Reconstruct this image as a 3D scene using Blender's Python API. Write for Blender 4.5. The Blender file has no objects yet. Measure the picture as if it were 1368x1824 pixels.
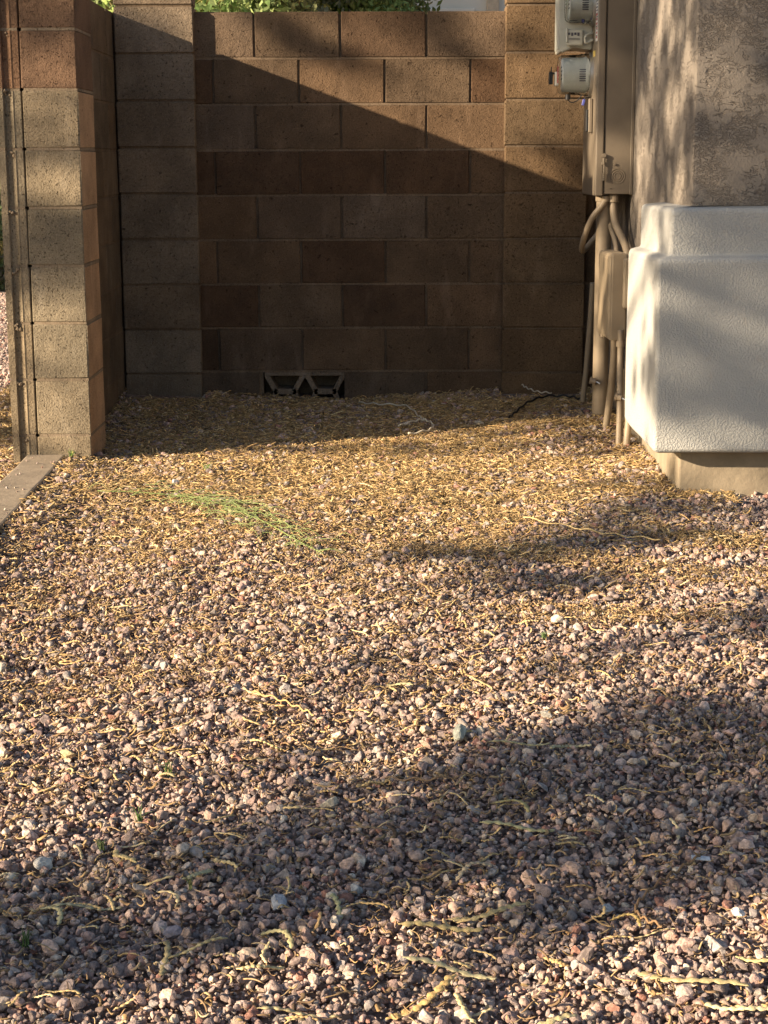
import bpy, bmesh, math, random
import numpy as np
from mathutils import Vector, Matrix, noise as mnoise

random.seed(7); rng = np.random.default_rng(7)
scene = bpy.context.scene
R = math.radians

# ------------------------------------------------------------------ camera, sky, sun, exposure
CAM_H = 1.12
PITCH = 11.75
cam_data = bpy.data.cameras.new('camera')
cam = bpy.data.objects.new('camera', cam_data)
scene.collection.objects.link(cam)
cam.location = (0, 0, CAM_H)
cam.rotation_mode = 'XYZ'
cam.rotation_euler = (Matrix.Rotation(R(90 - PITCH), 3, 'X') @ Matrix.Rotation(R(-0.2), 3, 'Z')).to_euler()
cam_data.sensor_fit = 'VERTICAL'
cam_data.sensor_height = 24.0
cam_data.lens = 24.0 * 3000.0 / 1824.0
cam_data.clip_start = 0.05
cam_data.clip_end = 2000
scene.camera = cam

SUN_AZ, SUN_EL = 25.3, 18.65            # light travels along (cos az, sin az) over the ground
world = bpy.data.worlds.new('World'); scene.world = world; world.use_nodes = True
wn = world.node_tree
sky = wn.nodes.new('ShaderNodeTexSky'); sky.sky_type = 'NISHITA'; sky.sun_disc = False
sky.sun_elevation = R(SUN_EL); sky.sun_rotation = R(180 + 90 - SUN_AZ)
sky.dust_density = 1.5
wn.nodes['Background'].inputs['Strength'].default_value = 0.058
wn.links.new(sky.outputs[0], wn.nodes['Background'].inputs[0])

sd = bpy.data.lights.new('sun', 'SUN'); sun = bpy.data.objects.new('sun', sd)
scene.collection.objects.link(sun)
sd.energy = 5.0; sd.angle = R(0.53); sd.color = (1.0, 0.80, 0.56)
SL = Vector((math.cos(R(SUN_AZ)) * math.cos(R(SUN_EL)), math.sin(R(SUN_AZ)) * math.cos(R(SUN_EL)), -math.sin(R(SUN_EL))))
sun.rotation_euler = SL.to_track_quat('-Z', 'Y').to_euler()
sun.location = (-12, -6, 8)

vs = scene.view_settings
vs.view_transform = 'Standard'; vs.look = 'None'; vs.gamma = 1.0; vs.use_curve_mapping = False
vs.exposure = 1.52

# ------------------------------------------------------------------ helpers
C = scene.collection

def obj(name, me, mat=None, parent=None, color=None):
    if isinstance(me, bmesh.types.BMesh):
        m = bpy.data.meshes.new(name); me.to_mesh(m); me.free(); me = m
    if mat and not me.materials: me.materials.append(mat)
    o = bpy.data.objects.new(name, me); C.objects.link(o)
    if parent: o.parent = parent
    if color: o.color = (*color, 1)
    return o

def tag(o, label, cat, group=None):
    o['label'] = label; o['category'] = cat
    if group: o['group'] = group
    return o

def thing(name, label, cat, loc=(0, 0, 0), group=None):
    o = bpy.data.objects.new(name, None); C.objects.link(o); o.location = loc
    o.empty_display_size = 0.1
    return tag(o, label, cat, group)

def local(o, parent):
    """keep world-space mesh coordinates when the parent sits elsewhere"""
    o.parent = parent; o.location = -parent.location
    return o

def smooth(o, on=True):
    for p in o.data.polygons: p.use_smooth = on
    return o

def add_box(bm, x0, x1, y0, y1, z0, z1, bev=0.0, seg=1):
    r = bmesh.ops.create_cube(bm, size=1)
    vs_ = r['verts']
    bmesh.ops.scale(bm, vec=(x1 - x0, y1 - y0, z1 - z0), verts=vs_)
    bmesh.ops.translate(bm, vec=((x0 + x1) / 2, (y0 + y1) / 2, (z0 + z1) / 2), verts=vs_)
    if bev > 0:
        es = list({e for v in vs_ for e in v.link_edges})
        bmesh.ops.bevel(bm, geom=es, offset=bev, segments=seg, affect='EDGES', profile=0.6)

def box_mesh(x0, x1, y0, y1, z0, z1, bev=0.0, seg=1):
    bm = bmesh.new(); add_box(bm, x0, x1, y0, y1, z0, z1, bev, seg); return bm

def add_cyl(bm, p0, p1, r0, r1=None, n=16, caps=True):
    p0 = Vector(p0); p1 = Vector(p1); r1 = r0 if r1 is None else r1
    d = p1 - p0
    q = d.to_track_quat('Z', 'Y').to_matrix().to_4x4(); q.translation = (p0 + p1) / 2
    bmesh.ops.create_cone(bm, cap_ends=caps, cap_tris=False, segments=n, radius1=r0, radius2=r1, depth=d.length, matrix=q)

def spline(pts, k=8):
    P = [Vector(p) for p in pts]; P = [2 * P[0] - P[1]] + P + [2 * P[-1] - P[-2]]
    out = []
    for i in range(1, len(P) - 2):
        a, b, c, d = P[i - 1:i + 3]
        for j in range(k):
            t = j / k
            out.append(0.5 * ((2 * b) + (c - a) * t + (2 * a - 5 * b + 4 * c - d) * t * t + (3 * b - a - 3 * c + d) * t ** 3))
    out.append(P[-2]); return out

def add_tube(bm, pts, rad, n=10, squash=1.0, cap=True):
    """rad: number or function of 0..1"""
    L = len(pts); rings = []
    up = Vector((0.01, 0.02, 1))
    for i, p in enumerate(pts):
        t = (pts[min(i + 1, L - 1)] - pts[max(i - 1, 0)]).normalized()
        s = t.cross(up)
        if s.length < 0.05: s = t.cross(Vector((1, 0, 0)))
        s.normalize(); u = s.cross(t).normalized()
        r = rad(i / (L - 1)) if callable(rad) else rad
        rings.append([bm.verts.new(p + s * math.cos(a) * r + u * math.sin(a) * r * squash) for a in [2 * math.pi * k / n for k in range(n)]])
    for a, b in zip(rings, rings[1:]):
        for k in range(n):
            f = bm.faces.new((a[k], a[(k + 1) % n], b[(k + 1) % n], b[k])); f.smooth = True
    if cap and n > 2:
        bm.faces.new(rings[0][::-1]); bm.faces.new(rings[-1])

# ------------------------------------------------------------------ materials
def new_mat(name):
    m = bpy.data.materials.new(name); m.use_nodes = True
    nt = m.node_tree
    return m, nt, nt.nodes['Principled BSDF']

class N:
    """small node helper"""
    def __init__(s, nt): s.nt = nt
    def node(s, t, **kw):
        n = s.nt.nodes.new(t)
        for k, v in kw.items(): setattr(n, k, v)
        return n
    def link(s, a, b): s.nt.links.new(a, b)
    def val(s, sock, v):
        if hasattr(v, 'is_output') or isinstance(v, bpy.types.NodeSocket): s.link(v, sock)
        else: sock.default_value = v
    def noise(s, vec, scale, detail=3, rough=0.5, dist=0.0):
        n = s.node('ShaderNodeTexNoise'); s.link(vec, n.inputs['Vector'])
        n.inputs['Scale'].default_value = scale; n.inputs['Detail'].default_value = detail
        n.inputs['Roughness'].default_value = rough; n.inputs['Distortion'].default_value = dist
        return n.outputs[0]
    def ramp(s, fac, a, b, v0=0.0, v1=1.0):
        n = s.node('ShaderNodeMapRange'); n.interpolation_type = 'SMOOTHSTEP'
        s.link(fac, n.inputs[0])
        for i, v in zip((1, 2, 3, 4), (a, b, v0, v1)): n.inputs[i].default_value = v
        return n.outputs[0]
    def math(s, op, a, b=0.5, clamp=False):
        n = s.node('ShaderNodeMath', operation=op); n.use_clamp = clamp
        s.val(n.inputs[0], a); s.val(n.inputs[1], b); return n.outputs[0]
    def mix(s, fac, a, b, mode='MIX'):
        n = s.node('ShaderNodeMix', data_type='RGBA', blend_type=mode)
        s.val(n.inputs[0], fac)
        for sock, v in ((n.inputs[6], a), (n.inputs[7], b)):
            if isinstance(v, tuple): sock.default_value = (*v, 1)
            else: s.link(v, sock)
        return n.outputs[2]
    def bump(s, h, strength, dist, normal=None):
        n = s.node('ShaderNodeBump'); s.link(h, n.inputs['Height'])
        n.inputs['Strength'].default_value = strength; n.inputs['Distance'].default_value = dist
        if normal: s.link(normal, n.inputs['Normal'])
        return n.outputs[0]

def pos(n): return n.node('ShaderNodeNewGeometry').outputs['Position']
def mapping(n, vec, scale):
    m = n.node('ShaderNodeMapping'); n.link(vec, m.inputs[0]); m.inputs['Scale'].default_value = scale; return m.outputs[0]

def mat_block(name, mortar=False, base=None):
    m, nt, b = new_mat(name); n = N(nt); p = pos(n)
    col = n.node('ShaderNodeObjectInfo').outputs['Color'] if base is None else None
    if base is not None:
        rgb = n.node('ShaderNodeRGB'); rgb.outputs[0].default_value = (*base, 1); col = rgb.outputs[0]
    big = n.noise(p, 5, 4, 0.6)
    c1 = n.mix(n.ramp(big, 0.35, 0.7), n.mix(1, col, (0.76, 0.74, 0.72), 'MULTIPLY'), n.mix(1, col, (1.14, 1.1, 1.05), 'MULTIPLY'))
    fine = n.noise(p, 170, 3, 0.7)
    c2 = n.mix(n.ramp(fine, 0.35, 0.68), n.mix(1, c1, (0.74, 0.72, 0.70), 'MULTIPLY'), c1)
    # aggregate specks
    v = n.node('ShaderNodeTexVoronoi'); n.link(p, v.inputs['Vector']); v.inputs['Scale'].default_value = 210
    spk = n.math('GREATER_THAN', n.math('FRACT', n.math('MULTIPLY', v.outputs['Color'], 7.0)), 0.90)
    c3 = n.mix(n.math('MULTIPLY', spk, 0.16), c2, n.mix(1, col, (1.6, 1.55, 1.5), 'MULTIPLY'))
    pit = n.math('MAXIMUM', n.ramp(n.noise(p, 150, 2, 0.5), 0.36, 0.30), n.ramp(n.noise(p, 48, 2, 0.5), 0.30, 0.25))
    c4 = n.mix(n.math('MULTIPLY', pit, 0.75), c3, n.mix(1, col, (0.30, 0.27, 0.25), 'MULTIPLY'))
    # efflorescence / dust, faint
    dust = n.math('MULTIPLY', n.ramp(n.noise(mapping(n, p, (1, 1, 0.35)), 9, 5, 0.65), 0.54, 0.75), 0.42)
    c5 = n.mix(dust, c4, n.mix(1, col, (1.5, 1.5, 1.55), 'MULTIPLY'))
    n.link(c5, b.inputs['Base Color'])
    b.inputs['Roughness'].default_value = 0.93
    b.inputs['Specular IOR Level'].default_value = 0.15
    h = n.math('SUBTRACT', n.math('ADD', n.math('MULTIPLY', fine, 0.55), n.math('MULTIPLY', n.noise(p, 28, 3, 0.6), 0.6)), n.math('MULTIPLY', pit, 1.0))
    n.link(n.bump(h, 1.0, 0.0085 if not mortar else 0.0028), b.inputs['Normal'])
    return m

M = {}
M['block'] = mat_block('concrete_block')
M['tan_face_bounce_tint'] = mat_block('tan_block_face_bounce_tint', False, (0.47, 0.325, 0.21))  # warm bounce light on the pillar's inner side, painted into the block colour
M['mortar'] = mat_block('mortar', True, (0.19, 0.145, 0.105))
M['mortar_pale'] = mat_block('mortar_pale', True, (0.27, 0.22, 0.165))

def mat_stucco(name, col, dark, white=False):
    m, nt, b = new_mat(name); n = N(nt); p = pos(n)
    big = n.noise(p, 3.2, 4, 0.6)
    c1 = n.mix(n.ramp(big, 0.3, 0.7), n.mix(1, (*col,), (0.93, 0.93, 0.93), 'MULTIPLY'), col)
    if white:
        f1 = n.noise(p, 150, 2, 0.5, 0.2); f2 = n.noise(p, 30, 3, 0.5)
        streak = n.math('MULTIPLY', n.ramp(n.noise(mapping(n, p, (6, 6, 0.7)), 5, 4, 0.6), 0.55, 0.8), 0.18)
        c1 = n.mix(streak, c1, (0.42, 0.37, 0.30))
        base_z = n.node('ShaderNodeSeparateXYZ'); n.link(p, base_z.inputs[0])
        spl = n.math('MULTIPLY', n.ramp(n.noise(p, 14, 4, 0.7), 0.62, 0.72), 0.25)
        c1 = n.mix(spl, c1, (0.45, 0.38, 0.30))
        h = n.math('ADD', n.math('MULTIPLY', n.ramp(f1, 0.38, 0.62), 0.6), n.math('MULTIPLY', f2, 0.35))
        n.link(n.bump(h, 0.75, 0.0028), b.inputs['Normal'])
    else:
        pz = mapping(n, p, (1, 1, 2.1))
        def worm(scale, w, dist): return n.ramp(n.math('ABSOLUTE', n.math('SUBTRACT', n.noise(pz, scale, 3, 0.55, dist), 0.5)), w, w * 0.15)
        crack = n.math('MAXIMUM', n.math('MULTIPLY', worm(27, 0.04, 0.5), n.ramp(n.noise(p, 15, 3, 0.6), 0.46, 0.58)), n.math('MULTIPLY', worm(52, 0.07, 0.3), n.ramp(n.noise(p, 10, 3, 0.6), 0.45, 0.60)))
        c1 = n.mix(n.math('MULTIPLY', crack, 0.14), c1, dark)
        f1 = n.noise(p, 130, 3, 0.6)
        h = n.math('SUBTRACT', n.math('ADD', n.math('MULTIPLY', f1, 0.34), n.math('MULTIPLY', n.noise(p, 16, 3), 0.7)), n.math('MULTIPLY', crack, 0.55))
        n.link(n.bump(h, 1.0, 0.0085), b.inputs['Normal'])
    n.link(c1, b.inputs['Base Color'])
    b.inputs['Roughness'].default_value = 0.9; b.inputs['Specular IOR Level'].default_value = 0.2
    return m
M['stucco'] = mat_stucco('house_stucco', (0.232, 0.202, 0.172), (0.09, 0.06, 0.05))
M['white'] = mat_stucco('white_stucco', (0.41, 0.41, 0.395), (0.3, 0.3, 0.3), True)

def mat_plain(name, col, rough=0.6, metal=0.0, var=0.12, scale=20, bump=0.0, bscale=80, spec=0.4, dirt=None):
    m, nt, b = new_mat(name); n = N(nt); p = pos(n)
    f = n.noise(p, scale, 4, 0.6)
    c = n.mix(n.ramp(f, 0.3, 0.7), tuple(x * (1 - var) for x in col), tuple(min(1, x * (1 + var)) for x in col))
    if dirt: c = n.mix(n.math('MULTIPLY', n.ramp(n.noise(p, scale * 2.3, 5, 0.7), 0.52, 0.75), 0.5), c, dirt)
    n.link(c, b.inputs['Base Color'])
    b.inputs['Roughness'].default_value = rough; b.inputs['Metallic'].default_value = metal
    b.inputs['Specular IOR Level'].default_value = spec
    if bump: n.link(n.bump(n.noise(p, bscale, 3, 0.6), 0.6, bump), b.inputs['Normal'])
    return m
M['footing'] = mat_plain('footing_concrete', (0.27, 0.225, 0.165), 0.9, var=0.15, scale=7, bump=0.004, bscale=45, spec=0.15, dirt=(0.24, 0.19, 0.14))
M['curb'] = mat_plain('curb_concrete', (0.27, 0.22, 0.165), 0.9, var=0.15, scale=9, bump=0.003, bscale=70, spec=0.15, dirt=(0.20, 0.155, 0.11))
M['paint'] = mat_plain('tan_paint', (0.155, 0.127, 0.096), 0.42, var=0.07, scale=6, bump=0.0006, bscale=60, dirt=(0.125, 0.10, 0.075))
M['seam'] = mat_plain('dark_seam', (0.03, 0.025, 0.02), 0.8)
M['conduit'] = mat_plain('painted_conduit', (0.26, 0.207, 0.145), 0.5, var=0.08, scale=14, bump=0.0008, bscale=60, dirt=(0.27, 0.21, 0.15))
M['nid'] = mat_plain('beige_plastic', (0.33, 0.265, 0.185), 0.5, var=0.06, scale=9, bump=0.0007, bscale=40)
M['meter_grey'] = mat_plain('meter_grey', (0.42, 0.43, 0.40), 0.45, var=0.05)
M['meter_body'] = mat_plain('meter_body', (0.46, 0.46, 0.40), 0.45, var=0.06, scale=12, dirt=(0.33, 0.31, 0.25))
M['steel'] = mat_plain('steel', (0.45, 0.45, 0.44), 0.35, metal=0.9, var=0.1)
M['black'] = mat_plain('black_plastic', (0.012, 0.012, 0.013), 0.5)
M['red'] = mat_plain('red_label', (0.30, 0.07, 0.06), 0.5)
M['blue'] = mat_plain('blue_seal', (0.06, 0.07, 0.28), 0.45)
M['yellow'] = mat_plain('yellow_sticker', (0.62, 0.48, 0.12), 0.5)
M['paper'] = mat_plain('white_sticker', (0.62, 0.62, 0.60), 0.5, var=0.05)
M['ink'] = mat_plain('print_ink', (0.06, 0.06, 0.08), 0.6)
M['inkred'] = mat_plain('print_ink_red', (0.35, 0.08, 0.07), 0.6)
M['wire'] = mat_plain('pale_wire', (0.50, 0.45, 0.36), 0.5)
M['plastic'] = mat_plain('clear_plastic_scrap', (0.50, 0.54, 0.58), 0.2, var=0.2, scale=120, bump=0.002, bscale=200)
M['bark'] = mat_plain('bark', (0.11, 0.085, 0.06), 0.9, var=0.3, scale=30, bump=0.01, bscale=40, spec=0.1)
M['neighbour'] = mat_plain('neighbour_stucco', (0.66, 0.63, 0.56), 0.9, var=0.04, scale=2)
M['trim'] = mat_plain('trim_paint', (0.52, 0.42, 0.31), 0.8)
M['rooftile'] = mat_plain('roof_tile', (0.16, 0.10, 0.07), 0.8, var=0.25, scale=6)
M['glasspane'] = mat_plain('window_glass', (0.03, 0.035, 0.04), 0.08, spec=0.6)
M['road'] = mat_plain('road_asphalt', (0.13, 0.12, 0.115), 0.9, var=0.2, scale=30)
M['sidewalk'] = mat_plain('sidewalk_concrete', (0.42, 0.38, 0.33), 0.9, var=0.1, scale=3)

m, nt, b = new_mat('meter_glass'); b.inputs['Base Color'].default_value = (0.93, 0.96, 0.97, 1)
b.inputs['Transmission Weight'].default_value = 1.0; b.inputs['Roughness'].default_value = 0.06; b.inputs['IOR'].default_value = 1.2
M['glass'] = m

def mat_inst(name, rough=0.9, bump=0.0, bscale=300, var=0.35, vscale=140, trans=0.0, sheen=0.15):
    """colour comes from the per-instance attribute 'tint'"""
    m, nt, b = new_mat(name); n = N(nt)
    at = n.node('ShaderNodeAttribute', attribute_type='INSTANCER', attribute_name='tint')
    p = n.node('ShaderNodeTexCoord').outputs['Object']
    wp = pos(n)
    f = n.noise(wp, vscale, 3, 0.65)
    c = n.mix(n.ramp(f, 0.32, 0.68), n.mix(1, at.outputs['Color'], tuple([1 - var] * 3), 'MULTIPLY'), n.mix(1, at.outputs['Color'], tuple([1 + var * 0.7] * 3), 'MULTIPLY'))
    n.link(c, b.inputs['Base Color'])
    b.inputs['Roughness'].default_value = rough; b.inputs['Specular IOR Level'].default_value = sheen
    if bump: n.link(n.bump(n.noise(wp, bscale, 3, 0.65), 0.8, bump), b.inputs['Normal'])
    if trans:
        tr = n.node('ShaderNodeBsdfTranslucent'); n.link(c, tr.inputs['Color'])
        mx = n.node('ShaderNodeMixShader'); mx.inputs[0].default_value = trans
        n.link(b.outputs[0], mx.inputs[1]); n.link(tr.outputs[0], mx.inputs[2])
        n.link(mx.outputs[0], nt.nodes['Material Output'].inputs['Surface'])
    return m
M['stone'] = mat_inst('gravel_stone', bump=0.0022, bscale=330)
M['straw'] = mat_inst('dry_straw', rough=0.7, var=0.25, vscale=90, sheen=0.3)
M['leaf'] = mat_inst('leaf', rough=0.6, var=0.3, vscale=20, trans=0.35)

def mat_objcol(name, rough=0.8, var=0.3, scale=120, bump=0.0015, bscale=260, spec=0.25):
    m, nt, b = new_mat(name); n = N(nt); p = pos(n)
    col = n.node('ShaderNodeObjectInfo').outputs['Color']
    f = n.noise(p, scale, 3, 0.65)
    c = n.mix(n.ramp(f, 0.35, 0.65), n.mix(1, col, tuple([1 - var] * 3), 'MULTIPLY'), n.mix(1, col, tuple([1 + var * 0.5] * 3), 'MULTIPLY'))
    n.link(c, b.inputs['Base Color']); b.inputs['Roughness'].default_value = rough; b.inputs['Specular IOR Level'].default_value = spec
    n.link(n.bump(n.noise(p, bscale, 3, 0.6), 0.7, bump), b.inputs['Normal'])
    return m
M['pod'] = mat_objcol('seed_pod', rough=0.65)
M['rock'] = mat_objcol('single_stone', rough=0.92, bump=0.003, spec=0.12)
M['green'] = mat_objcol('green_stem', rough=0.6, bump=0.0003)

def mat_ground():
    m, nt, b = new_mat('gravel_bed'); n = N(nt); p = pos(n)
    v = n.node('ShaderNodeTexVoronoi'); n.link(p, v.inputs['Vector']); v.inputs['Scale'].default_value = 62
    cr = n.node('ShaderNodeValToRGB'); sep = n.node('ShaderNodeSeparateColor'); n.link(v.outputs['Color'], sep.inputs[0])
    n.link(sep.outputs[0], cr.inputs[0]); e = cr.color_ramp.elements
    e[0].color = (0.13, 0.095, 0.085, 1); e[1].color = (0.36, 0.28, 0.22, 1)
    x = e.new(0.5); x.color = (0.22, 0.165, 0.14, 1)
    n.link(n.mix(n.ramp(n.noise(p, 4, 3), 0.4, 0.6), n.mix(1, cr.outputs[0], (0.8, 0.78, 0.75), 'MULTIPLY'), cr.outputs[0]), b.inputs['Base Color'])
    b.inputs['Roughness'].default_value = 0.95; b.inputs['Specular IOR Level'].default_value = 0.1
    d = n.math('MULTIPLY', v.outputs['Distance'], -1.0)
    n.link(n.bump(d, 0.8, 0.008), b.inputs['Normal'])
    return m
M['ground'] = mat_ground()

# ------------------------------------------------------------------ ground
def gz(x, y):
    """height of the yard, slightly rising towards the block wall"""
    y = np.asarray(y, float); x = np.asarray(x, float)
    base = 0.032 * (np.clip(y, 0.0, 8.0) - 6.23)
    rip = 0.006 * np.sin(x * 3.1 + y * 1.7) + 0.005 * np.sin(x * 6.7 - y * 4.3 + 1) + 0.003 * np.sin(x * 13 + y * 9)
    mound = 0.035 * np.exp(-((y - 7.75) / 0.22) ** 2) * np.clip((-x + 0.1) / 1.2, 0, 1) + 0.03 * np.exp(-((y - 7.75) / 0.3) ** 2) * np.clip((x - 0.3) / 0.5, 0, 1)
    bank = 0.035 * np.exp(-((x + 1.19) / 0.16) ** 2) * (y < 6.3) * (x > -1.19)
    dip = -0.034 * np.exp(-((y - 7.72) / 0.2) ** 2 - ((x + .33) / .42) ** 2)
    return base + bank + dip + rip * np.where(y < 9, 1, 0.6) + mound
def G(x, y): return float(gz(x, y))

def lines(lo, a, b, hi, step, far):
    return sorted(set([round(v, 4) for v in np.concatenate([np.linspace(lo, a, far), np.arange(a, b, step), np.linspace(b, hi, far)])]))
xs = lines(-260, -3.6, 1.6, 260, 0.08, 14); ys = lines(-60, 1.0, 8.4, 420, 0.08, 14)
X, Y = np.meshgrid(xs, ys); Z = gz(X, Y) - 0.008
me = bpy.data.meshes.new('ground')
nx = len(xs); ny = len(ys)
faces = [(j * nx + i, j * nx + i + 1, (j + 1) * nx + i + 1, (j + 1) * nx + i) for j in range(ny - 1) for i in range(nx - 1)]
me.from_pydata(np.stack([X, Y, Z], -1).reshape(-1, 3).tolist(), [], faces)
g = smooth(obj('ground', me, M['ground'])); g['kind'] = 'structure'
r_ = obj('road', box_mesh(-120, 120, 34, 46, 0.0, 0.075), M['road']); r_['kind'] = 'structure'
r_ = obj('sidewalk', box_mesh(-120, 120, 29.5, 33.9, 0.0, 0.09, 0.01), M['sidewalk']); r_['kind'] = 'structure'
# ------------------------------------------------------------------ block walls
PITCH_Z = 0.201
WALL_TOP = 1.7757
JZ = [WALL_TOP - PITCH_Z * k for k in range(10)]      # bed joints, top first
JOINT = 0.009
mesh_cache = {}
def block_obj(parent, x0, x1, y0, y1, z0, z1, color, name='block', bev=0.0035, jit=0.0012):
    """one block, mesh shared between blocks of the same size"""
    sx, sy, sz = round(x1 - x0, 3), round(y1 - y0, 3), round(z1 - z0, 3)
    key = (sx, sy, sz, random.randrange(3))
    if key not in mesh_cache:
        bm = bmesh.new(); add_box(bm, -sx / 2, sx / 2, -sy / 2, sy / 2, -sz / 2, sz / 2, bev)
        for v in bm.verts: v.co += Vector((random.uniform(-1, 1), random.uniform(-1, 1), random.uniform(-1, 1))) * 0.0019
        me = bpy.data.meshes.new(name); bm.to_mesh(me); bm.free(); me.materials.append(M['block']); mesh_cache[key] = me
    o = bpy.data.objects.new(name, mesh_cache[key]); C.objects.link(o)
    o.location = Vector(((x0 + x1) / 2 , (y0 + y1) / 2 + random.uniform(-jit, jit), (z0 + z1) / 2)) 
    o.rotation_euler = (random.uniform(-.002, .002), 0, random.uniform(-.002, .002))
    o.color = (*color, 1); o.parent = parent
    return o
def tone(base, v=0.12, warm=0.05):
    k = 1 + random.uniform(-v, v); w = random.uniform(-warm, warm)
    return (base[0] * k * (1 + w), base[1] * k, base[2] * k * (1 - w))
BROWN = (0.158, 0.111, 0.074); DARKRED = (0.118, 0.075, 0.048); GREYB = (0.15, 0.114, 0.085)

back = thing('block_wall', 'brown concrete block wall closing the back of the nook', 'wall')
WY = 7.8
bm = bmesh.new()
# mortar: a core behind the faces plus bed joints struck nearly flush, so they catch the light
X0, X1 = -1.40, 1.02
vent_x0, vent_x1 = -0.557, -0.180
zb = JZ[8]
add_box(bm, X0, X1, WY + 0.014, WY + 0.14, zb + 0.004, WALL_TOP - 0.012)
add_box(bm, X0, vent_x0 - .002, WY + 0.014, WY + 0.14, -0.25, zb)
add_box(bm, vent_x1 + .002, X1, WY + 0.014, WY + 0.14, -0.25, zb)
add_box(bm, vent_x0 - .002, vent_x1 + .002, WY + .141, WY + .16, -0.25, zb + .003)  # backing plate added behind the breeze block so its holes look dark
for z in JZ[1:9]: add_box(bm, X0 + .01, X1 - .01, WY + 0.0022, WY + 0.05, z - JOINT / 2 - 0.001, z + JOINT / 2 + 0.001)
obj('mortar', bm, M['mortar'], back)
L = 0.3857
for row in range(9):
    zt = JZ[row] - (JOINT / 2 if row else 0); z0 = JZ[row + 1] + JOINT / 2
    start = (-0.574 if row % 2 == 0 else -0.762) - L * 3
    for k in range(9):
        a = start + k * L; b_ = a + L
        a = max(a, X0 - .001); b_ = min(b_, X1)
        if b_ - a < 0.04: continue
        if row == 8 and a < vent_x1 - 0.01 and b_ > vent_x0 + 0.01:
            if a < vent_x0 - .03: block_obj(back, a + JOINT / 2, vent_x0 - JOINT / 2, WY, WY + .15, z0, zt, tone(BROWN))
            if b_ > vent_x1 + .03: block_obj(back, vent_x1 + JOINT / 2, b_ - JOINT / 2, WY, WY + .15, z0, zt, tone(BROWN))
            continue
        base = random.choice([BROWN, BROWN, BROWN, DARKRED, GREYB])
        if row == 3 and k == 3: base = DARKRED
        block_obj(back, a + JOINT / 2, b_ - JOINT / 2, WY, WY + .15, z0, zt, tone(base))
        if row % 2 == 0 and b_ < X1 - .02 and row == 0:   # pale mortar in the open head joints of the top course
            pass
# breeze block in the bottom course
bm = bmesh.new()
cx = (vent_x0 + vent_x1) / 2; zt = JZ[8] - 0.006; zl = zt - 0.105; h2 = zt - 0.195
add_box(bm, vent_x0 + .004, vent_x1 - .004, WY + .001, WY + .14, zt - .016, zt, .002)
add_box(bm, vent_x0 + .004, vent_x1 - .004, WY + .001, WY + .14, h2 - .016, h2, .002)
def bar(bm, xa, za, xb, zb_, t=.023):
    d = Vector((xb - xa, 0, zb_ - za)); nrm = Vector((-d.z, 0, d.x)).normalized() * t / 2
    ps = [Vector((xa, 0, za)) + nrm, Vector((xb, 0, zb_)) + nrm, Vector((xb, 0, zb_)) - nrm, Vector((xa, 0, za)) - nrm]
    f = [bm.verts.new(p + Vector((0, WY + .002, 0))) for p in ps]; bk = [bm.verts.new(p + Vector((0, WY + .139, 0))) for p in ps]
    bm.faces.new(f[::-1]); bm.faces.new(bk)
    for i in range(4): bm.faces.new((f[i], f[(i + 1) % 4], bk[(i + 1) % 4], bk[i]))
for c in (vent_x0 + .098, vent_x1 - .092):
    zm = zt - .090
    bar(bm, c - .085, zt - .012, c - .042, zm); bar(bm, c + .085, zt - .012, c + .042, zm)
    bar(bm, c - .05, zm, c + .05, zm, .025)
    bar(bm, c - .042, zm, c - .085, h2 - .004); bar(bm, c + .042, zm, c + .085, h2 - .004)
bmesh.ops.recalc_face_normals(bm, faces=bm.faces)
v_ = obj('breeze_block', bm, M['block'], back, (0.25, 0.205, 0.16)); v_['label'] = 'open breeze block with slanted webs half buried in litter'

# pilasters
def pilaster(x0, x1, y0, y1, base, off=0.012):
    k_ = y0 / 7.62; x0 *= k_; x1 = min(x1 * k_, 1.0)
    bm = bmesh.new(); add_box(bm, x0 + .006, x1 - .006, y0 + .006, y1 - .004, -0.2, WALL_TOP + PITCH_Z + .01)
    p = obj('pilaster', bm, M['mortar'], back)
    for r in range(-1, 10):
        zt = CAM_H + (WALL_TOP - PITCH_Z * r + off - CAM_H) * k_ - JOINT / 2; z0 = zt - PITCH_Z * k_ + JOINT
        # courses sit a little proud or back of each other
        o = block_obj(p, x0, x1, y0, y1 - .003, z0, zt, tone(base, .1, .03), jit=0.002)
        o.location.x += random.uniform(-.0015, .0015)
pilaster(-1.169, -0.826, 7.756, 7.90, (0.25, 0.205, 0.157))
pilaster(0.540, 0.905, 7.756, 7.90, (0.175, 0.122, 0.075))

# return wall on the left and its end pillar
left = thing('block_wall', 'short block return wall between the pillar and the back wall', 'wall', (-1.29, 7.0, 0))
bm = bmesh.new(); LX0, LX1 = -1.385, -1.200
add_box(bm, LX0 + .008, LX1 - .008, 6.575, 7.788, -0.2, WALL_TOP - .01)
for z in JZ[1:9]: add_box(bm, LX1 - .05, LX1 - .0022, 6.58, 7.786, z - JOINT / 2 - .001, z + JOINT / 2 + .001)
local(obj('mortar', bm, M['mortar']), left)
for row in range(10):
    zt = JZ[row] - (JOINT / 2 if row else 0); z0 = JZ[row] - PITCH_Z + JOINT / 2
    cuts = [6.572, 6.80, 7.19, 7.58, 7.792] if row % 2 == 0 else [6.572, 6.995, 7.385, 7.792]
    for a, b_ in zip(cuts, cuts[1:]):
        o = block_obj(left, LX0, LX1, a + JOINT / 2, b_ - JOINT / 2, z0, zt, tone((0.20, 0.155, 0.11)))
        o.location -= left.location

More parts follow.
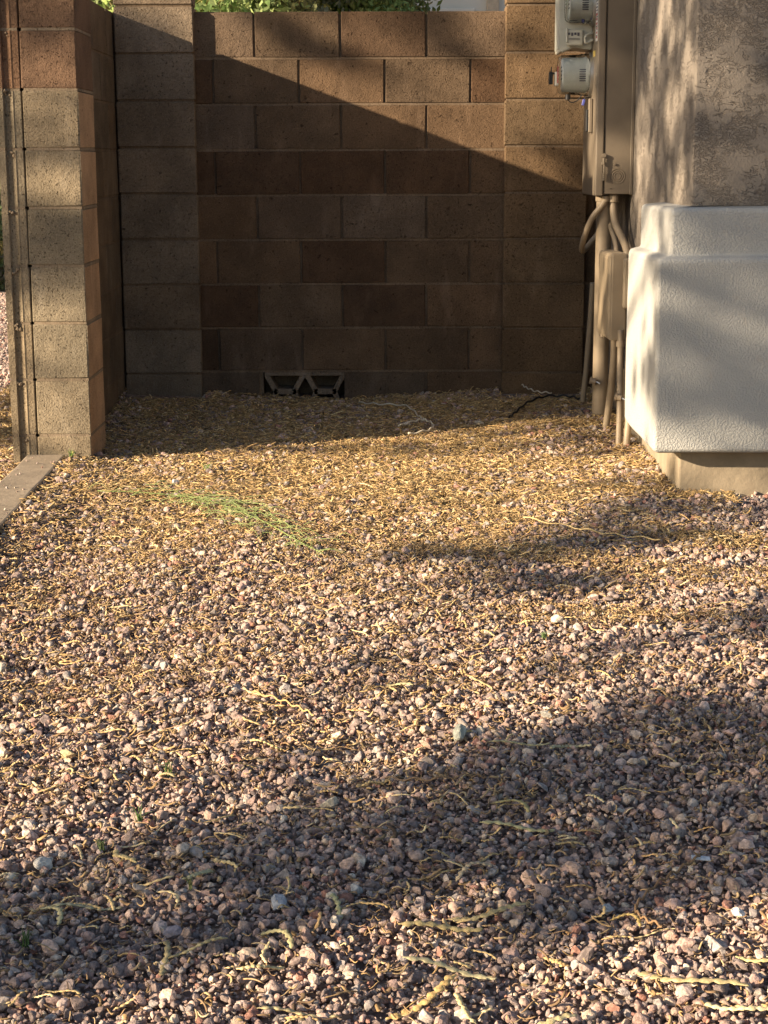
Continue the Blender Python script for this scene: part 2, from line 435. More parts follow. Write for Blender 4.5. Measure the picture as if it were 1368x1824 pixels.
PZ = [0.121 + 0.2095 * k for k in range(-1, 9)]       # pillar bed joints
pillar = thing('block_pillar', 'square block pillar with grooved edge, upper courses redder than the lower', 'pillar', (-1.24, 6.4, 0))
bm = bmesh.new()
add_box(bm, -1.290, -1.101, 6.237, 6.555, -0.2, PZ[-1] - .01)
add_box(bm, -1.384, -1.312, 6.262, 6.55, -0.2, PZ[-1] - .01)
for z in PZ[1:-1]:
    add_box(bm, -1.288, -1.0965, 6.2318, 6.27, z - .005, z + .005)
    add_box(bm, -1.130, -1.0955, 6.27, 6.556, z - .0048, z + .0048)
    add_box(bm, -1.386, -1.366, 6.2325, 6.27, z - .006, z + .006); add_box(bm, -1.330, -1.304, 6.2335, 6.27, z - .006, z + .006); add_box(bm, -1.366, -1.330, 6.2445, 6.27, z - .006, z + .006)
    for q in range(random.randint(2, 6)):   # mortar squeezed out into the groove
        c = Vector((random.uniform(-1.362, -1.335), 6.240 + random.uniform(-.004, .004), z - random.uniform(0.002, 0.026)))
        s = random.uniform(.003, .008)
        r = bmesh.ops.create_icosphere(bm, subdivisions=1, radius=s, matrix=Matrix.Translation(c))
        for v in r['verts']: v.co += Vector((random.uniform(-1, 1), random.uniform(-1, 1), random.uniform(-1, 1))) * s * .3
local(obj('mortar', bm, M['mortar_pale']), pillar)

def groove_mesh(sz):
    """end piece seen from the front: flange, groove, step, flange"""
    prof = [(-.047, .0), (-.047, -.315), (.0445, -.315), (.0445, -.006), (.041, 0), (.020, 0), (.014, .0025), (.009, -.008), (.004, -.011), (-.018, -.0115), (-.020, -.003), (-.023, 0), (-.043, 0)]
    prof = [(x, -y) for x, y in prof]
    bm = bmesh.new(); top = [bm.verts.new((x, y, sz / 2)) for x, y in prof]; bot = [bm.verts.new((x, y, -sz / 2)) for x, y in prof]
    bm.faces.new(top); bm.faces.new(bot[::-1]); n_ = len(prof)
    for i in range(n_): bm.faces.new((top[i], bot[i], bot[(i + 1) % n_], top[(i + 1) % n_]))
    bmesh.ops.recalc_face_normals(bm, faces=bm.faces)
    me = bpy.data.meshes.new('groove_block'); bm.to_mesh(me); bm.free(); me.materials.append(M['block']); return me
gm = groove_mesh(0.2095 - .010)
for k in range(9):
    z0 = PZ[k] + .0045; zt = PZ[k + 1] - .0045
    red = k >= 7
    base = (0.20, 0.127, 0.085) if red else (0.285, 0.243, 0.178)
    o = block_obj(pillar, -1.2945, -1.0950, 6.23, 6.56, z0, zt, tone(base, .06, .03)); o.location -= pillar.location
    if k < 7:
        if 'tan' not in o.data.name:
            me = o.data.copy(); me.name = 'tan_faced_block_bounce_tint'; me.materials.append(M['tan_face_bounce_tint'])  # the tan is bounce light painted on, not another block colour
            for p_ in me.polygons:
                if p_.normal.x > .9: p_.material_index = 1  # inner side takes the colour with bounce light painted in
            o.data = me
    o = bpy.data.objects.new('groove_block', gm); C.objects.link(o); o.color = (*tone(base, .06, .03), 1); o.parent = pillar
    o.location = Vector((-1.343 , 6.2325 + random.uniform(-.001, .001), (z0 + zt) / 2)) - pillar.location

# ------------------------------------------------------------------ concrete curb
bm = bmesh.new(); add_box(bm, -1.335, -1.19, 1.0, 6.215, -0.35, 0.052, 0.008, 2)
geom = bm.faces[:] + bm.edges[:] + bm.verts[:]
for k in range(1, 26): 
    geom = bm.faces[:] + bm.edges[:] + bm.verts[:]
    bmesh.ops.bisect_plane(bm, geom=geom, plane_co=(0, 1.0 + k * .2, 0), plane_no=(0, 1, 0))
for v in bm.verts:
    v.co.z += 0.032 * (v.co.y - 6.23) * 0.9 if v.co.z > 0 else 0
    v.co += Vector((mnoise.noise(v.co * 7), 0, mnoise.noise(v.co * 6 + Vector((5, 0, 0))))) * .004
tag(obj('concrete_curb', bm, M['curb']), 'low grey concrete curb running towards the camera from the foot of the pillar', 'curb')

# ------------------------------------------------------------------ house
house = thing('house', 'tan stucco house corner with a white stepped band and concrete footing', 'house', (1.5, 5.8, 0))
def P_(o): return local(o, house)
bm = box_mesh(1.032, 4.6, 5.732, 12.0, 0.10, 2.75, 0.012, 3)
P_(obj('wall', bm, M['stucco']))
bm = bmesh.new()
add_box(bm, 0.72, 4.95, 5.40, 12.3, 2.752, 2.92, .01)
P_(obj('roof_eave', bm, M['trim']))
# white band: rings stacked upwards, outer corner rounded
rings = [(.150, .050), (.1505, .016), (.156, .006), (.168, 0), (.30, 0), (.45, 0), (.60, 0), (.782, 0), (.795, .0025), (.801, .008), (.804, .016), (.808, .034), (.811, .0405), (.817, .043), (.86, .043), (.945, .043), (.957, .0455), (.963, .052), (.9655, .060), (.972, .14)]
OX, OY, BX, BY = 0.910, 5.620, 3.4, 6.335
bm = bmesh.new(); prev = None
def ring(z, ins):
    pts = []
    rad = 0.015
    pts.append((OX + ins + .004, BY - ins * .3)); 
    for y in np.linspace(BY - .05, OY + rad + .08, 6): pts.append((OX + ins, y))
    for a in np.linspace(0, math.pi / 2, 6): pts.append((OX + ins + rad * (1 - math.cos(a)), OY + ins + rad * (1 - math.sin(a))))
    for x in np.linspace(OX + ins + rad + .08, BX, 20): pts.append((x, OY + ins))
    pts.append((BX, BY - ins * .3))
    out = []
    for x, y in pts:
        v = Vector((x, y, z))
        w = mnoise.noise(Vector((x * 3.5, y * 3.5, z * 4))) * .0045
        out.append(bm.verts.new(v + Vector((w, w, mnoise.noise(Vector((x * 4, y * 4, 3 + z))) * .004))))
    return out
for z, ins in rings:
    cur = ring(z, ins)
    if prev:
        for i in range(len(cur) - 1):
            f = bm.faces.new((prev[i], prev[i + 1], cur[i + 1], cur[i])); f.smooth = True
        f = bm.faces.new((prev[-1], prev[0], cur[0], cur[-1]))
    else: bm.faces.new(cur[::-1])
    prev = cur
bm.faces.new(prev)
bmesh.ops.recalc_face_normals(bm, faces=bm.faces)
wb_ = P_(obj('white_band', bm, M['white'])); wn_ = wb_.modifiers.new('weighted', 'WEIGHTED_NORMAL'); wn_.keep_sharp = True; wn_.weight = 100
bm = box_mesh(1.018, 4.62, 5.716, 12.02, -0.30, 0.148, 0.006, 2)
P_(obj('footing', bm, M['footing']))
# metal weep screed at the base of the side wall
P_(obj('weep_screed', box_mesh(1.008, 1.03, 6.36, 11.9, .149, .165), M['footing']))

# ------------------------------------------------------------------ electrical panel and meters
panel = thing('electrical_panel', 'tall tan metal electrical service panel fixed to the house side wall', 'electrical panel', (1.03, 7.3, 0.98))
def Q(o): return local(o, panel)
PY0, PY1 = 7.080, 7.540
Q(obj('cabinet', box_mesh(.912, 1.030, PY0 + .004, PY1 - .01, .985, 2.15, .003), M['paint']))
Q(obj('cover', box_mesh(.876, .9085, PY0 - .002, PY1, .978, 2.16, .007, 3), M['paint']))
Q(obj('seam', box_mesh(.9075, .913, PY0 + .007, PY1 - .02, .99, 2.14), M['seam']))
Q(obj('flange', box_mesh(1.018, 1.031, PY0 - .006, PY0 + .003, .983, 2.15, .002), M['paint']))
# latch pin
bm = bmesh.new()
yy = PY0 - .008
add_cyl(bm, (.909, yy - .004, 1.142), (.909, yy + .010, 1.142), .0085, n=14)
add_cyl(bm, (.909, yy, 1.132), (.909, yy, 1.105), .0055, n=12)
add_cyl(bm, (.911, yy, 1.105), (.911, yy, 1.072), .0042, n=12)
add_box(bm, .9, .9145, yy - .002, yy + .012, 1.104, 1.116, .001)
for i in range(4): add_cyl(bm, (.911, yy, 1.070 - i * .008), (.911, yy, 1.065 - i * .008), .0062, n=12)
Q(obj('latch_pin', bm, M['paint']))
# concentric knockout
bm = bmesh.new(); kc = Vector((.968, PY0 + .004, 1.058))
for r in (.032, .023, .015):
    r0 = [bm.verts.new(kc + Vector((math.cos(a) * rr, dy, math.sin(a) * rr))) for rr, dy in ((r, 0), (r - .0012, -.0022), (r - .0028, -.0022), (r - .004, 0)) for a in np.linspace(0, 2 * math.pi, 33)[:-1]]
    for j in range(3):
        for i in range(32): bm.faces.new((r0[j * 32 + i], r0[j * 32 + (i + 1) % 32], r0[(j + 1) * 32 + (i + 1) % 32], r0[(j + 1) * 32 + i]))
bmesh.ops.recalc_face_normals(bm, faces=bm.faces)
Q(obj('knockout', bm, M['paint']))
bm = bmesh.new(); add_cyl(bm, (.956, PY0 + .004, 1.106), (.956, PY0 - .003, 1.106), .005, n=12); add_cyl(bm, (.956, PY0 - .002, 1.106), (.956, PY0 - .0045, 1.106), .0024, n=8)
Q(obj('screw', bm, M['paint']))
Q(obj('slot', box_mesh(.938, .946, PY0 + .0015, PY0 + .0048, 1.006, 1.0085), M['seam']))
# stickers on the cover
st = Q(obj('sticker', box_mesh(.8745, .8762, 7.10, 7.16, 1.60, 2.05), M['paper']))
bm = bmesh.new()
for i in range(34):
    z = 2.03 - i * .0125; w = random.uniform(.02, .05)
    add_box(bm, .8739, .8746, 7.104, 7.104 + w, z, z + .005)
o = obj('sticker_print', bm, M['ink']); o.parent = st
bm = bmesh.new()
for i in range(6): add_box(bm, .8736, .8741, 7.102, 7.102 + random.uniform(.03, .05), 1.70 - i * .018, 1.708 - i * .018)
o = obj('sticker_print', bm, M['inkred']); o.parent = st
Q(obj('yellow_sticker', box_mesh(.8748, .8764, 7.17, 7.23, 1.542, 1.566), M['yellow']))

def meter(label, y, z, r=.086, x_face=.735, xb=.875, port=False):
    t = thing('electric_meter', label, 'electric meter', (xb, y, z), 'electric meters on the panel')
    def K(o): return local(o, t)
    bm = bmesh.new(); add_cyl(bm, (xb + .006, y, z), (xb - .012, y, z), r + .008, n=40); K(smooth(obj('mounting_ring', bm, M['steel']), False))
    bm = bmesh.new(); add_cyl(bm, (xb - .012, y, z), (xb - .03, y, z), r - .006, n=40); add_cyl(bm, (xb - .03, y, z), (x_face + .02, y, z), r - .013, r - .016, n=40); K(obj('drum', bm, M['meter_grey']))
    bm = bmesh.new()
    prof = [(xb - .012, r), (xb - .045, r), (xb - .047, r - .003), (x_face + .012, r - .007), (x_face + .003, r - .014), (x_face, r - .03), (x_face, 0.001),
            (x_face + .002, 0.001), (x_face + .002, r - .031), (x_face + .005, r - .016), (x_face + .013, r - .0095), (xb - .045, r - .0055), (xb - .012, r - .003)]
    n_ = 48; rr = [[bm.verts.new((px, y + math.cos(a) * pr, z + math.sin(a) * pr)) for a in np.linspace(0, 2 * math.pi, n_ + 1)[:-1]] for px, pr in prof]
    for a, b_ in zip(rr, rr[1:] + rr[:1]):
        for i in range(n_): f = bm.faces.new((a[i], a[(i + 1) % n_], b_[(i + 1) % n_], b_[i])); f.smooth = True
    bmesh.ops.recalc_face_normals(bm, faces=bm.faces)
    K(obj('glass_cover', bm, M['glass']))
    bm = bmesh.new(); add_cyl(bm, (x_face + .019, y, z), (x_face + .016, y, z), r - .022, n=36); K(obj('dial_plate', bm, M['paper']))
    bm = bmesh.new()
    for i, (zz, w) in enumerate(((.028, .05), (.012, .07), (-.004, .04), (-.02, .06))): add_box(bm, x_face + .0152, x_face + .0161, y - w / 2, y + w / 2, z + zz, z + zz + .006)
    K(obj('dial_print', bm, M['ink']))
    # printed label on the drum, camera side
    bm = bmesh.new(); a0 = -math.pi / 2
    for i in range(5):
        a = a0 + (i - 2) * .10
        c = Vector((xb - .055, y + math.cos(a) * (r - .0128), z + math.sin(a) * (r - .0128)))
    for i in range(6):
        add_box(bm, xb - .055 , xb - .030, y - r + .0105, y - r + .0122, z + .016 - i * .009, z + .020 - i * .009)
    K(obj('rating_print', bm, M['ink']))
    if port:
        bm = bmesh.new(); add_box(bm, x_face - .012, x_face + .001, y - .03, y + .02, z - .045, z + .012, .002)
        K(obj('port_plate', bm, M['meter_body']))
        K(obj('red_label', box_mesh(x_face - .004, x_face + .0005, y - .034, y - .0305, z - .034, z + .034), M['red']))
        bm = bmesh.new(); add_box(bm, x_face - .036, x_face - .020, y - .012, y + .012, z - .038, z + .012, .002)
        add_box(bm, x_face - .022, x_face - .010, y - .006, y + .006, z + .002, z + .010); add_box(bm, x_face - .028, x_face - .024, y - .004, y + .004, z + .012, z + .034)
        K(obj('optical_port', bm, M['black']))
    return t
meter('glass electric meter with a black port sticking out of its face, lowest on the panel', 7.3, 1.474, port=True)
meter('glass electric meter at the top edge of the photo, above the grey adapter housing', 7.24, 1.755, r=.08, x_face=.755)
# adapter housing between the meters
ad = thing('meter_adapter', 'pale grey meter adapter housing with printed labels between the two glass meters', 'meter housing', (.87, 7.32, 1.68))
def A_(o): return local(o, ad)
bm = bmesh.new()
prof = [(.875, 1.575), (.835, 1.578), (.800, 1.585), (.745, 1.562), (.737, 1.575), (.735, 2.05), (.875, 2.05)]
for yv in (7.262, 7.44): pass
f = [bm.verts.new((x, 7.262, z)) for x, z in prof]; bk = [bm.verts.new((x, 7.46, z)) for x, z in prof]
bm.faces.new(f[::-1]); bm.faces.new(bk)
for i in range(len(prof)): bm.faces.new((f[i], f[(i + 1) % len(prof)], bk[(i + 1) % len(prof)], bk[i]))
bmesh.ops.recalc_face_normals(bm, faces=bm.faces)
bmesh.ops.bevel(bm, geom=bm.edges[:], offset=.005, segments=2, affect='EDGES')
A_(obj('housing', bm, M['meter_body']))
bm = bmesh.new()
add_box(bm, .765, .835, 7.240, 7.266, 1.588, 1.655, .012, 3); add_box(bm, .762, .770, 7.236, 7.268, 1.60, 1.66, .003)
A_(obj('drum_boss', bm, M['meter_body']))
bm = bmesh.new()
for i in range(4): add_box(bm, .775, .815 - .006 * (i % 2), 7.2585, 7.2613, 1.702 - i * .007, 1.7045 - i * .007)
A_(obj('label_print', bm, M['ink'])); bm = bmesh.new()
for i in range(4): add_box(bm, .770 + i * .013, .778 + i * .013, 7.2375, 7.2394, 1.632 - (i % 2) * .004, 1.641)
for i in range(2): add_box(bm, .772, .820, 7.2377, 7.2394, 1.617 - i * .005, 1.6185 - i * .005)
A_(obj('label_print', bm, M['ink']))
bm = bmesh.new(); add_tube(bm, spline([(.875, 7.25, 1.64), (.842, 7.23, 1.625), (.845, 7.23, 1.60), (.875, 7.24, 1.612)]), .006, 8)
A_(obj('retaining_clip', bm, M['meter_body']))
def seal(label, x, y, z):
    t = thing('seal_tag', label, 'seal tag', (x, y, z))
    bm = bmesh.new(); add_box(bm, -.006, .006, -.002, .002, -.026, 0, .002); bmesh.ops.rotate(bm, verts=bm.verts, cent=(0, 0, 0), matrix=Matrix.Rotation(R(14), 3, 'Y'))
    obj('tag', bm, M['blue'], t)
    bm = bmesh.new(); add_tube(bm, spline([(0, 0, 0), (.01, 0, .008), (.025, .004, .004)]), .0022, 6); obj('wire_loop', bm, M['black'], t)
seal('small blue seal tag hanging beside the upper glass meter', .835, 7.22, 1.705)
seal('small blue seal tag hanging under the lower glass meter', .842, 7.23, 1.372)
t = thing('hasp', 'dark metal hasp on the edge of the panel below the lower meter', 'hasp', (.86, 7.2, 1.3))
bm = bmesh.new(); add_box(bm, .858, .874, 7.20, 7.235, 1.235, 1.375, .003); local(obj('hasp_plate', bm, M['paint']), t)
bm = bmesh.new(); add_box(bm, .848, .860, 7.205, 7.225, 1.24, 1.30, .002); add_cyl(bm, (.853, 7.215, 1.295), (.853, 7.215, 1.33), .006, n=10)
local(obj('padlock', bm, M['black']), t)
t = thing('ring_plug', 'black rubber plug on a wire hanging under the lower meter', 'plug', (.78, 7.26, 1.385))
bm = bmesh.new(); add_cyl(bm, (.775, 7.25, 1.392), (.775, 7.25, 1.372), .011, n=14); local(obj('cap', bm, M['black']), t)
bm = bmesh.new(); add_tube(bm, spline([(.775, 7.25, 1.372), (.79, 7.25, 1.360), (.815, 7.25, 1.368), (.835, 7.25, 1.392)]), .0025, 6); local(obj('tether', bm, M['black']), t)

# conduits
def conduit(label, pts, r, n=16, extra=None, k=8, mat='conduit'):
    t = thing('conduit', label, 'conduit', tuple(pts[-1]))
    bm = bmesh.new(); add_tube(bm, spline(pts, k), r, n); local(obj('pipe', bm, M[mat]), t)
    for c, rr, hh in (extra or []):
        bm = bmesh.new(); d = Vector((0, 0, 1)); add_cyl(bm, Vector(c) - d * hh / 2, Vector(c) + d * hh / 2, rr, n=18)
        local(obj('collar', bm, M[mat]), t)
    return t
conduit('thick straight tan riser pipe from the ground up to the electrical panel', [(.926, 7.160, .98), (.926, 7.160, .6), (.926, 7.160, .3), (.926, 7.160, -.02)], .033, 24, [((.926, 7.16, .965), .037, .02)])
conduit('thin tan conduit looping out to the left under the panel', [(.926, 7.115, .975), (.915, 7.112, .945), (.872, 7.13, .885), (.846, 7.18, .80), (.850, 7.27, .745), (.885, 7.33, .765), (.95, 7.36, .85), (.985, 7.37, .98)], .0125, extra=[((.924, 7.115, .966), .017, .022)])
conduit('tan conduit bending from the panel down to the beige utility box', [(.958, 7.12, .985), (.958, 7.12, .94), (.962, 7.08, .87), (.985, 6.99, .80), (.992, 6.93, .76), (.992, 6.92, .72)], .0150, extra=[((.958, 7.12, .966), .021, .026)])
conduit('thin tan conduit hidden behind the bent one above the utility box', [(.950, 7.17, .985), (.950, 7.15, .87), (.958, 7.02, .79), (.958, 6.96, .72)], .0105)
conduit('slanting tan conduit leaving the bottom of the utility box, nearest the thick riser', [(.936, 6.83, .45), (.937, 6.84, .33), (.931, 6.87, .18), (.916, 6.915, -.02)], .0145)
conduit('straight tan conduit with a collar and bolted clamp below the utility box', [(.946, 6.72, .46), (.944, 6.70, .33), (.936, 6.62, .17), (.922, 6.53, -.03)], .0125, extra=[((.945, 6.715, .405), .0175, .022)])
conduit('tan conduit nearest the white band, sinking into the gravel', [(.985, 6.62, .50), (.978, 6.60, .33), (.968, 6.57, .17), (.950, 6.535, -.03)], .0140)
conduit('thin shaded conduit leaning behind the thick riser pipe', [(.915, 7.40, .60), (.908, 7.41, .42), (.896, 7.43, .2), (.880, 7.45, -.0)], .0125)
def clamp(label, c):
    c = Vector(c)
    t = thing('ground_clamp', label, 'clamp', tuple(c))
    bm = bmesh.new(); add_cyl(bm, c + Vector((-.008, 0, 0)), c + Vector((.012, -.01, -.004)), .0125, n=14); add_cyl(bm, c + Vector((-.014, .002, .002)), c + Vector((-.006, 0, 0)), .016, n=8)
    local(obj('clamp_body', bm, M['conduit']), t)
    bm = bmesh.new(); add_cyl(bm, c + Vector((.01, -.012, -.002)), c + Vector((.026, -.022, -.010)), .0042, n=8); local(obj('bolt', bm, M['steel']), t)
clamp('round bolted ground clamp on the left edge of the thick riser', (.892, 7.125, .205))
clamp('round bolted ground clamp on the straight conduit below the utility box', (.930, 6.62, .205))
# ground rod wire strip between
conduit('thin bare wire running down the wall behind the clamps', [(.965, 6.75, .30), (.967, 6.75, .15), (.965, 6.74, .0)], .004, 8)

ub = thing('utility_box', 'beige plastic utility box with chamfered lid on the house wall under the panel', 'utility box', (1.03, 6.86, .42))
def U_(o): return local(o, ub)
def chamfer_box(y0, y1, z0, z1, xw, xf, ch):
    bm = bmesh.new()
    rows = [(xw, 0), (xf + ch * .9, 0), (xf + ch * .25, ch * .35), (xf, ch * 1.2)]
    prev = None
    for x, i in rows:
        cur = [bm.verts.new((x, y0 + i, z0 + i)), bm.verts.new((x, y1 - i, z0 + i)), bm.verts.new((x, y1 - i, z1 - i)), bm.verts.new((x, y0 + i, z1 - i))]
        if prev:
            for k in range(4): bm.faces.new((prev[k], prev[(k + 1) % 4], cur[(k + 1) % 4], cur[k]))
        else: bm.faces.new(cur[::-1])
        prev = cur
    bm.faces.new(prev); bmesh.ops.recalc_face_normals(bm, faces=bm.faces)
    bmesh.ops.bevel(bm, geom=bm.edges[:], offset=.004, segments=2, affect='EDGES'); return bm
U_(obj('box_base', chamfer_box(6.735, 7.045, .425, .750, 1.031, .965, .012), M['nid']))
U_(obj('lid', chamfer_box(6.720, 7.060, .418, .760, .966, .893, .014), M['nid']))
U_(obj('latch', box_mesh(.8975, .915, 6.95, 7.02, .405, .428, .003), M['nid']))
U_(obj('strap_plate', box_mesh(.948, 1.03, 6.690, 6.722, .545, .745, .014, 3), M['nid']))

# ------------------------------------------------------------------ loose wires in the litter
def ground_path(xy, h=.02): return [(x, y, G(x, y) + h) for x, y in xy]
def wire(label, xy, r, mat, h=.022, cat='wire', name='wire', color=None):
    bm = bmesh.new(); P = spline(ground_path(xy, h), 8)
    for i, p in enumerate(P): p.z += .004 * math.sin(i * 1.3)
    add_tube(bm, P, r, 8); return tag(obj(name, bm, M[mat], None, color), label, cat)
wire('stiff pale wire lying along the foot of the back wall in the shade', [(-.113, 7.517), (-.02, 7.42), (.10, 7.34), (.15, 7.1), (.17, 7.02)], .0035, 'wire', .03)
wire('pale wire bent into a hook at the edge of the shaded litter', [(.06, 6.90), (.13, 6.99), (.175, 7.02), (.205, 6.92), (.185, 6.82), (.10, 6.76)], .0040, 'wire', .03)
wire('thin pale wire stub curling beside the right pilaster', [(.64, 7.75), (.66, 7.66), (.70, 7.58), (.76, 7.56)], .003, 'wire', .035)
wire('black cable half buried near the riser pipes', [(.53, 7.05), (.57, 7.2), (.64, 7.42), (.73, 7.52), (.83, 7.52), (.88, 7.45)], .0045, 'black', .028, 'cable', 'cable')

# ------------------------------------------------------------------ beyond the yard
nb = thing('neighbour_house', 'pale stucco house with brown roof edge seen over the back wall', 'house', (2.4, 20, 0))
def NB(o): return local(o, nb)
NB(obj('wall', box_mesh(.385, 7, 20, 28, 0, 3.6, .02), M['neighbour']))
NB(obj('roof', box_mesh(.15, 7.4, 19.6, 28.4, 2.925, 3.30, .03), M['rooftile'])) if False else None
bm = bmesh.new(); add_box(bm, .145, 7.4, 19.72, 28.4, 3.61, 3.80, .02)
NB(obj('roof', bm, M['rooftile']))
NB(obj('eave_end', box_mesh(.14, .384, 20.05, 28.2, 2.905, 3.2, .02), M['rooftile']))
wf = NB(obj('window_frame', box_mesh(.52, 1.06, 19.95, 19.998, 1.60, 2.83, .01), M['neighbour']))
wf.color = (1, 1, 1, 1)
o = obj('window_pane', box_mesh(.58, 1.00, 19.93, 19.949, 1.66, 2.74), M['glasspane']); o.parent = wf
NB(obj('corner_trim', box_mesh(1.19, 1.33, 19.93, 19.997, 0, 3.59, .01), M['trim']))

# ------------------------------------------------------------------ scattering
def scatter(name, protos, P, ROT, SCL, IDX, TINT, mat):
    """one object whose points carry instances of the prototype meshes"""
    col = bpy.data.collections.new(name + '_forms')
    for i, me in enumerate(protos):
        if not me.materials: me.materials.append(mat)
        po = bpy.data.objects.new('%s_form' % name, me); po.name = '%s_form_%02d' % (name, i); col.objects.link(po)
    me = bpy.data.meshes.new(name); n_ = len(P)
    me.vertices.add(n_); me.vertices.foreach_set('co', np.asarray(P, np.float32).ravel())
    for an, ty, dat, key in (('rot', 'FLOAT_VECTOR', ROT, 'vector'), ('scl', 'FLOAT_VECTOR', SCL, 'vector'), ('idx', 'INT', IDX, 'value'), ('tint', 'FLOAT_COLOR', TINT, 'color')):
        a = me.attributes.new(an, ty, 'POINT'); a.data.foreach_set(key, np.asarray(dat, np.int32 if ty == 'INT' else np.float32).ravel())
    o = bpy.data.objects.new(name, me); C.objects.link(o); me.materials.append(mat)
    ng = bpy.data.node_groups.new(name + '_scatter', 'GeometryNodeTree')
    ng.interface.new_socket('Geometry', in_out='INPUT', socket_type='NodeSocketGeometry'); ng.interface.new_socket('Geometry', in_out='OUTPUT', socket_type='NodeSocketGeometry')
    gi = ng.nodes.new('NodeGroupInput'); go = ng.nodes.new('NodeGroupOutput')
    ip = ng.nodes.new('GeometryNodeInstanceOnPoints'); ci = ng.nodes.new('GeometryNodeCollectionInfo')
    ci.inputs['Collection'].default_value = col; ci.inputs['Separate Children'].default_value = True; ci.inputs['Reset Children'].default_value = True
    def na(nm, ty):
        q = ng.nodes.new('GeometryNodeInputNamedAttribute'); q.data_type = ty; q.inputs['Name'].default_value = nm; return q.outputs[0]
    lk = ng.links.new
    mp = ng.nodes.new('GeometryNodeMeshToPoints'); lk(gi.outputs[0], mp.inputs['Mesh'])
    lk(mp.outputs[0], ip.inputs['Points']); lk(ci.outputs[0], ip.inputs['Instance'])
    ip.inputs['Pick Instance'].default_value = True
    lk(na('idx', 'INT'), ip.inputs['Instance Index']); lk(na('scl', 'FLOAT_VECTOR'), ip.inputs['Scale'])
    er = ng.nodes.new('FunctionNodeEulerToRotation'); lk(na('rot', 'FLOAT_VECTOR'), er.inputs[0]); lk(er.outputs[0], ip.inputs['Rotation'])
    lk(ip.outputs[0], go.inputs[0])
    md = o.modifiers.new('scatter', 'NODES'); md.node_group = ng
    return o

def chip_mesh(seed):
    """sharp crushed chip: hull of a few points"""
    r = random.Random(seed); bm = bmesh.new(); sc = (1.08, r.uniform(.62, .98), r.uniform(.5, .82))
    for _ in range(r.randint(13, 20)):
        d = Vector((r.gauss(0, 1), r.gauss(0, 1), r.gauss(0, 1))).normalized() * r.uniform(.82, 1.04)
        bm.verts.new((d.x * sc[0], d.y * sc[1], d.z * sc[2]))
    h = bmesh.ops.convex_hull(bm, input=bm.verts[:])
    for v in [v for v in bm.verts if not v.link_faces]: bm.verts.remove(v)
    bmesh.ops.bevel(bm, geom=bm.edges[:], offset=.07, segments=1, affect='EDGES')
    bmesh.ops.recalc_face_normals(bm, faces=bm.faces)
    me = bpy.data.meshes.new('stone'); bm.to_mesh(me); bm.free(); return me

def stone_mesh(seed, sub=3, flat=1.0):
    r = random.Random(seed); bm = bmesh.new(); bmesh.ops.create_icosphere(bm, subdivisions=sub, radius=1)
    planes = []
    for _ in range(r.randint(12, 17)):
        d = Vector((r.gauss(0, 1), r.gauss(0, 1), r.gauss(0, 1))).normalized(); planes.append((d, r.uniform(.55, .84)))
    sc = Vector((1, r.uniform(.68, .95), r.uniform(.55, .8) * flat))
    for v in bm.verts:
        u = v.co.normalized(); rad = 1.08
        for d, k in planes:
            c = u.dot(d)
            if c > .05: rad = min(rad, k / c)
        rad *= 1 + .06 * mnoise.noise(u * 2.6 + Vector((seed, 0, 0)))
        v.co = Vector((u.x * rad * sc.x, u.y * rad * sc.y, u.z * rad * sc.z))
    me = bpy.data.meshes.new('stone'); bm.to_mesh(me); bm.free()
    for p in me.polygons: p.use_smooth = sub > 3
    return me

PAL = 1.30 * np.array([1.04, 1.0, .93]) * np.array([(.235, .185, .175), (.30, .22, .205), (.20, .165, .165), (.36, .27, .235), (.26, .235, .235), (.33, .29, .27), (.42, .345, .29), (.27, .15, .125), (.48, .43, .37), (.15, .125, .125), (.34, .245, .225), (.40, .32, .30)])
PW = np.array([.17, .15, .14, .11, .09, .08, .05, .04, .012, .055, .055, .035]); PW = PW / PW.sum()

def free_mask(x, y):
    """where stones may lie: not inside walls, footing, pillar or curb"""
    m = np.ones(len(x), bool)
    m &= ~((x > 1.01) & (y > 5.71)); m &= ~((y > 7.795) & (x > -1.42)); m &= ~((x > -1.39) & (x < -1.09) & (y > 6.225) & (y < 6.565))
    m &= ~((x > -1.39) & (x < -1.195) & (y > 6.5)); m &= ~((x > -1.335) & (x < -1.19) & (y < 6.23))
    m &= ~((x > -1.19) & (x < -.822) & (y > 7.61)); m &= ~((x > .535) & (x < .91) & (y > 7.61))
    return m
def in_view(x, y, pad=.18): return (np.abs(x) < y * .2345 + pad)

def jitter_grid(x0, x1, y0, y1, s):
    gx, gy = np.meshgrid(np.arange(x0, x1, s), np.arange(y0, y1, s * .9))
    gx = gx + (np.arange(gx.shape[0]) % 2)[:, None] * s / 2
    gx = gx.ravel() + rng.uniform(-.42, .42, gx.size) * s; gy = gy.ravel() + rng.uniform(-.42, .42, gy.size) * s
    return gx, gy
protos = [chip_mesh(s_) for s_ in range(12)] + [stone_mesh(s_, 2) for s_ in range(4)]
px, py, pz, pr = [], [], [], []
for layer, (s_, zo) in enumerate(((.0115, .004), (.0145, .0115))):
    x, y = jitter_grid(-1.75, 1.75, 1.95, 8.0, s_)
    k = free_mask(x, y) & in_view(x, y); x = x[k]; y = y[k]
    if layer: k = rng.random(len(x)) < .52; x = x[k]; y = y[k]
    r = np.exp(rng.normal(math.log(.0056), .40, len(x))) if not layer else np.exp(rng.normal(math.log(.0068), .44, len(x)))
    r = np.clip(r, .0026, .018)
    clump = .0065 * np.sin(x * 31 + np.sin(y * 23) * 2) * np.sin(y * 27 + np.sin(x * 19))
    px.append(x); py.append(y); pz.append(gz(x, y) + zo - .006 + clump + rng.uniform(-.003, .003, len(x)) + r * .25); pr.append(r)
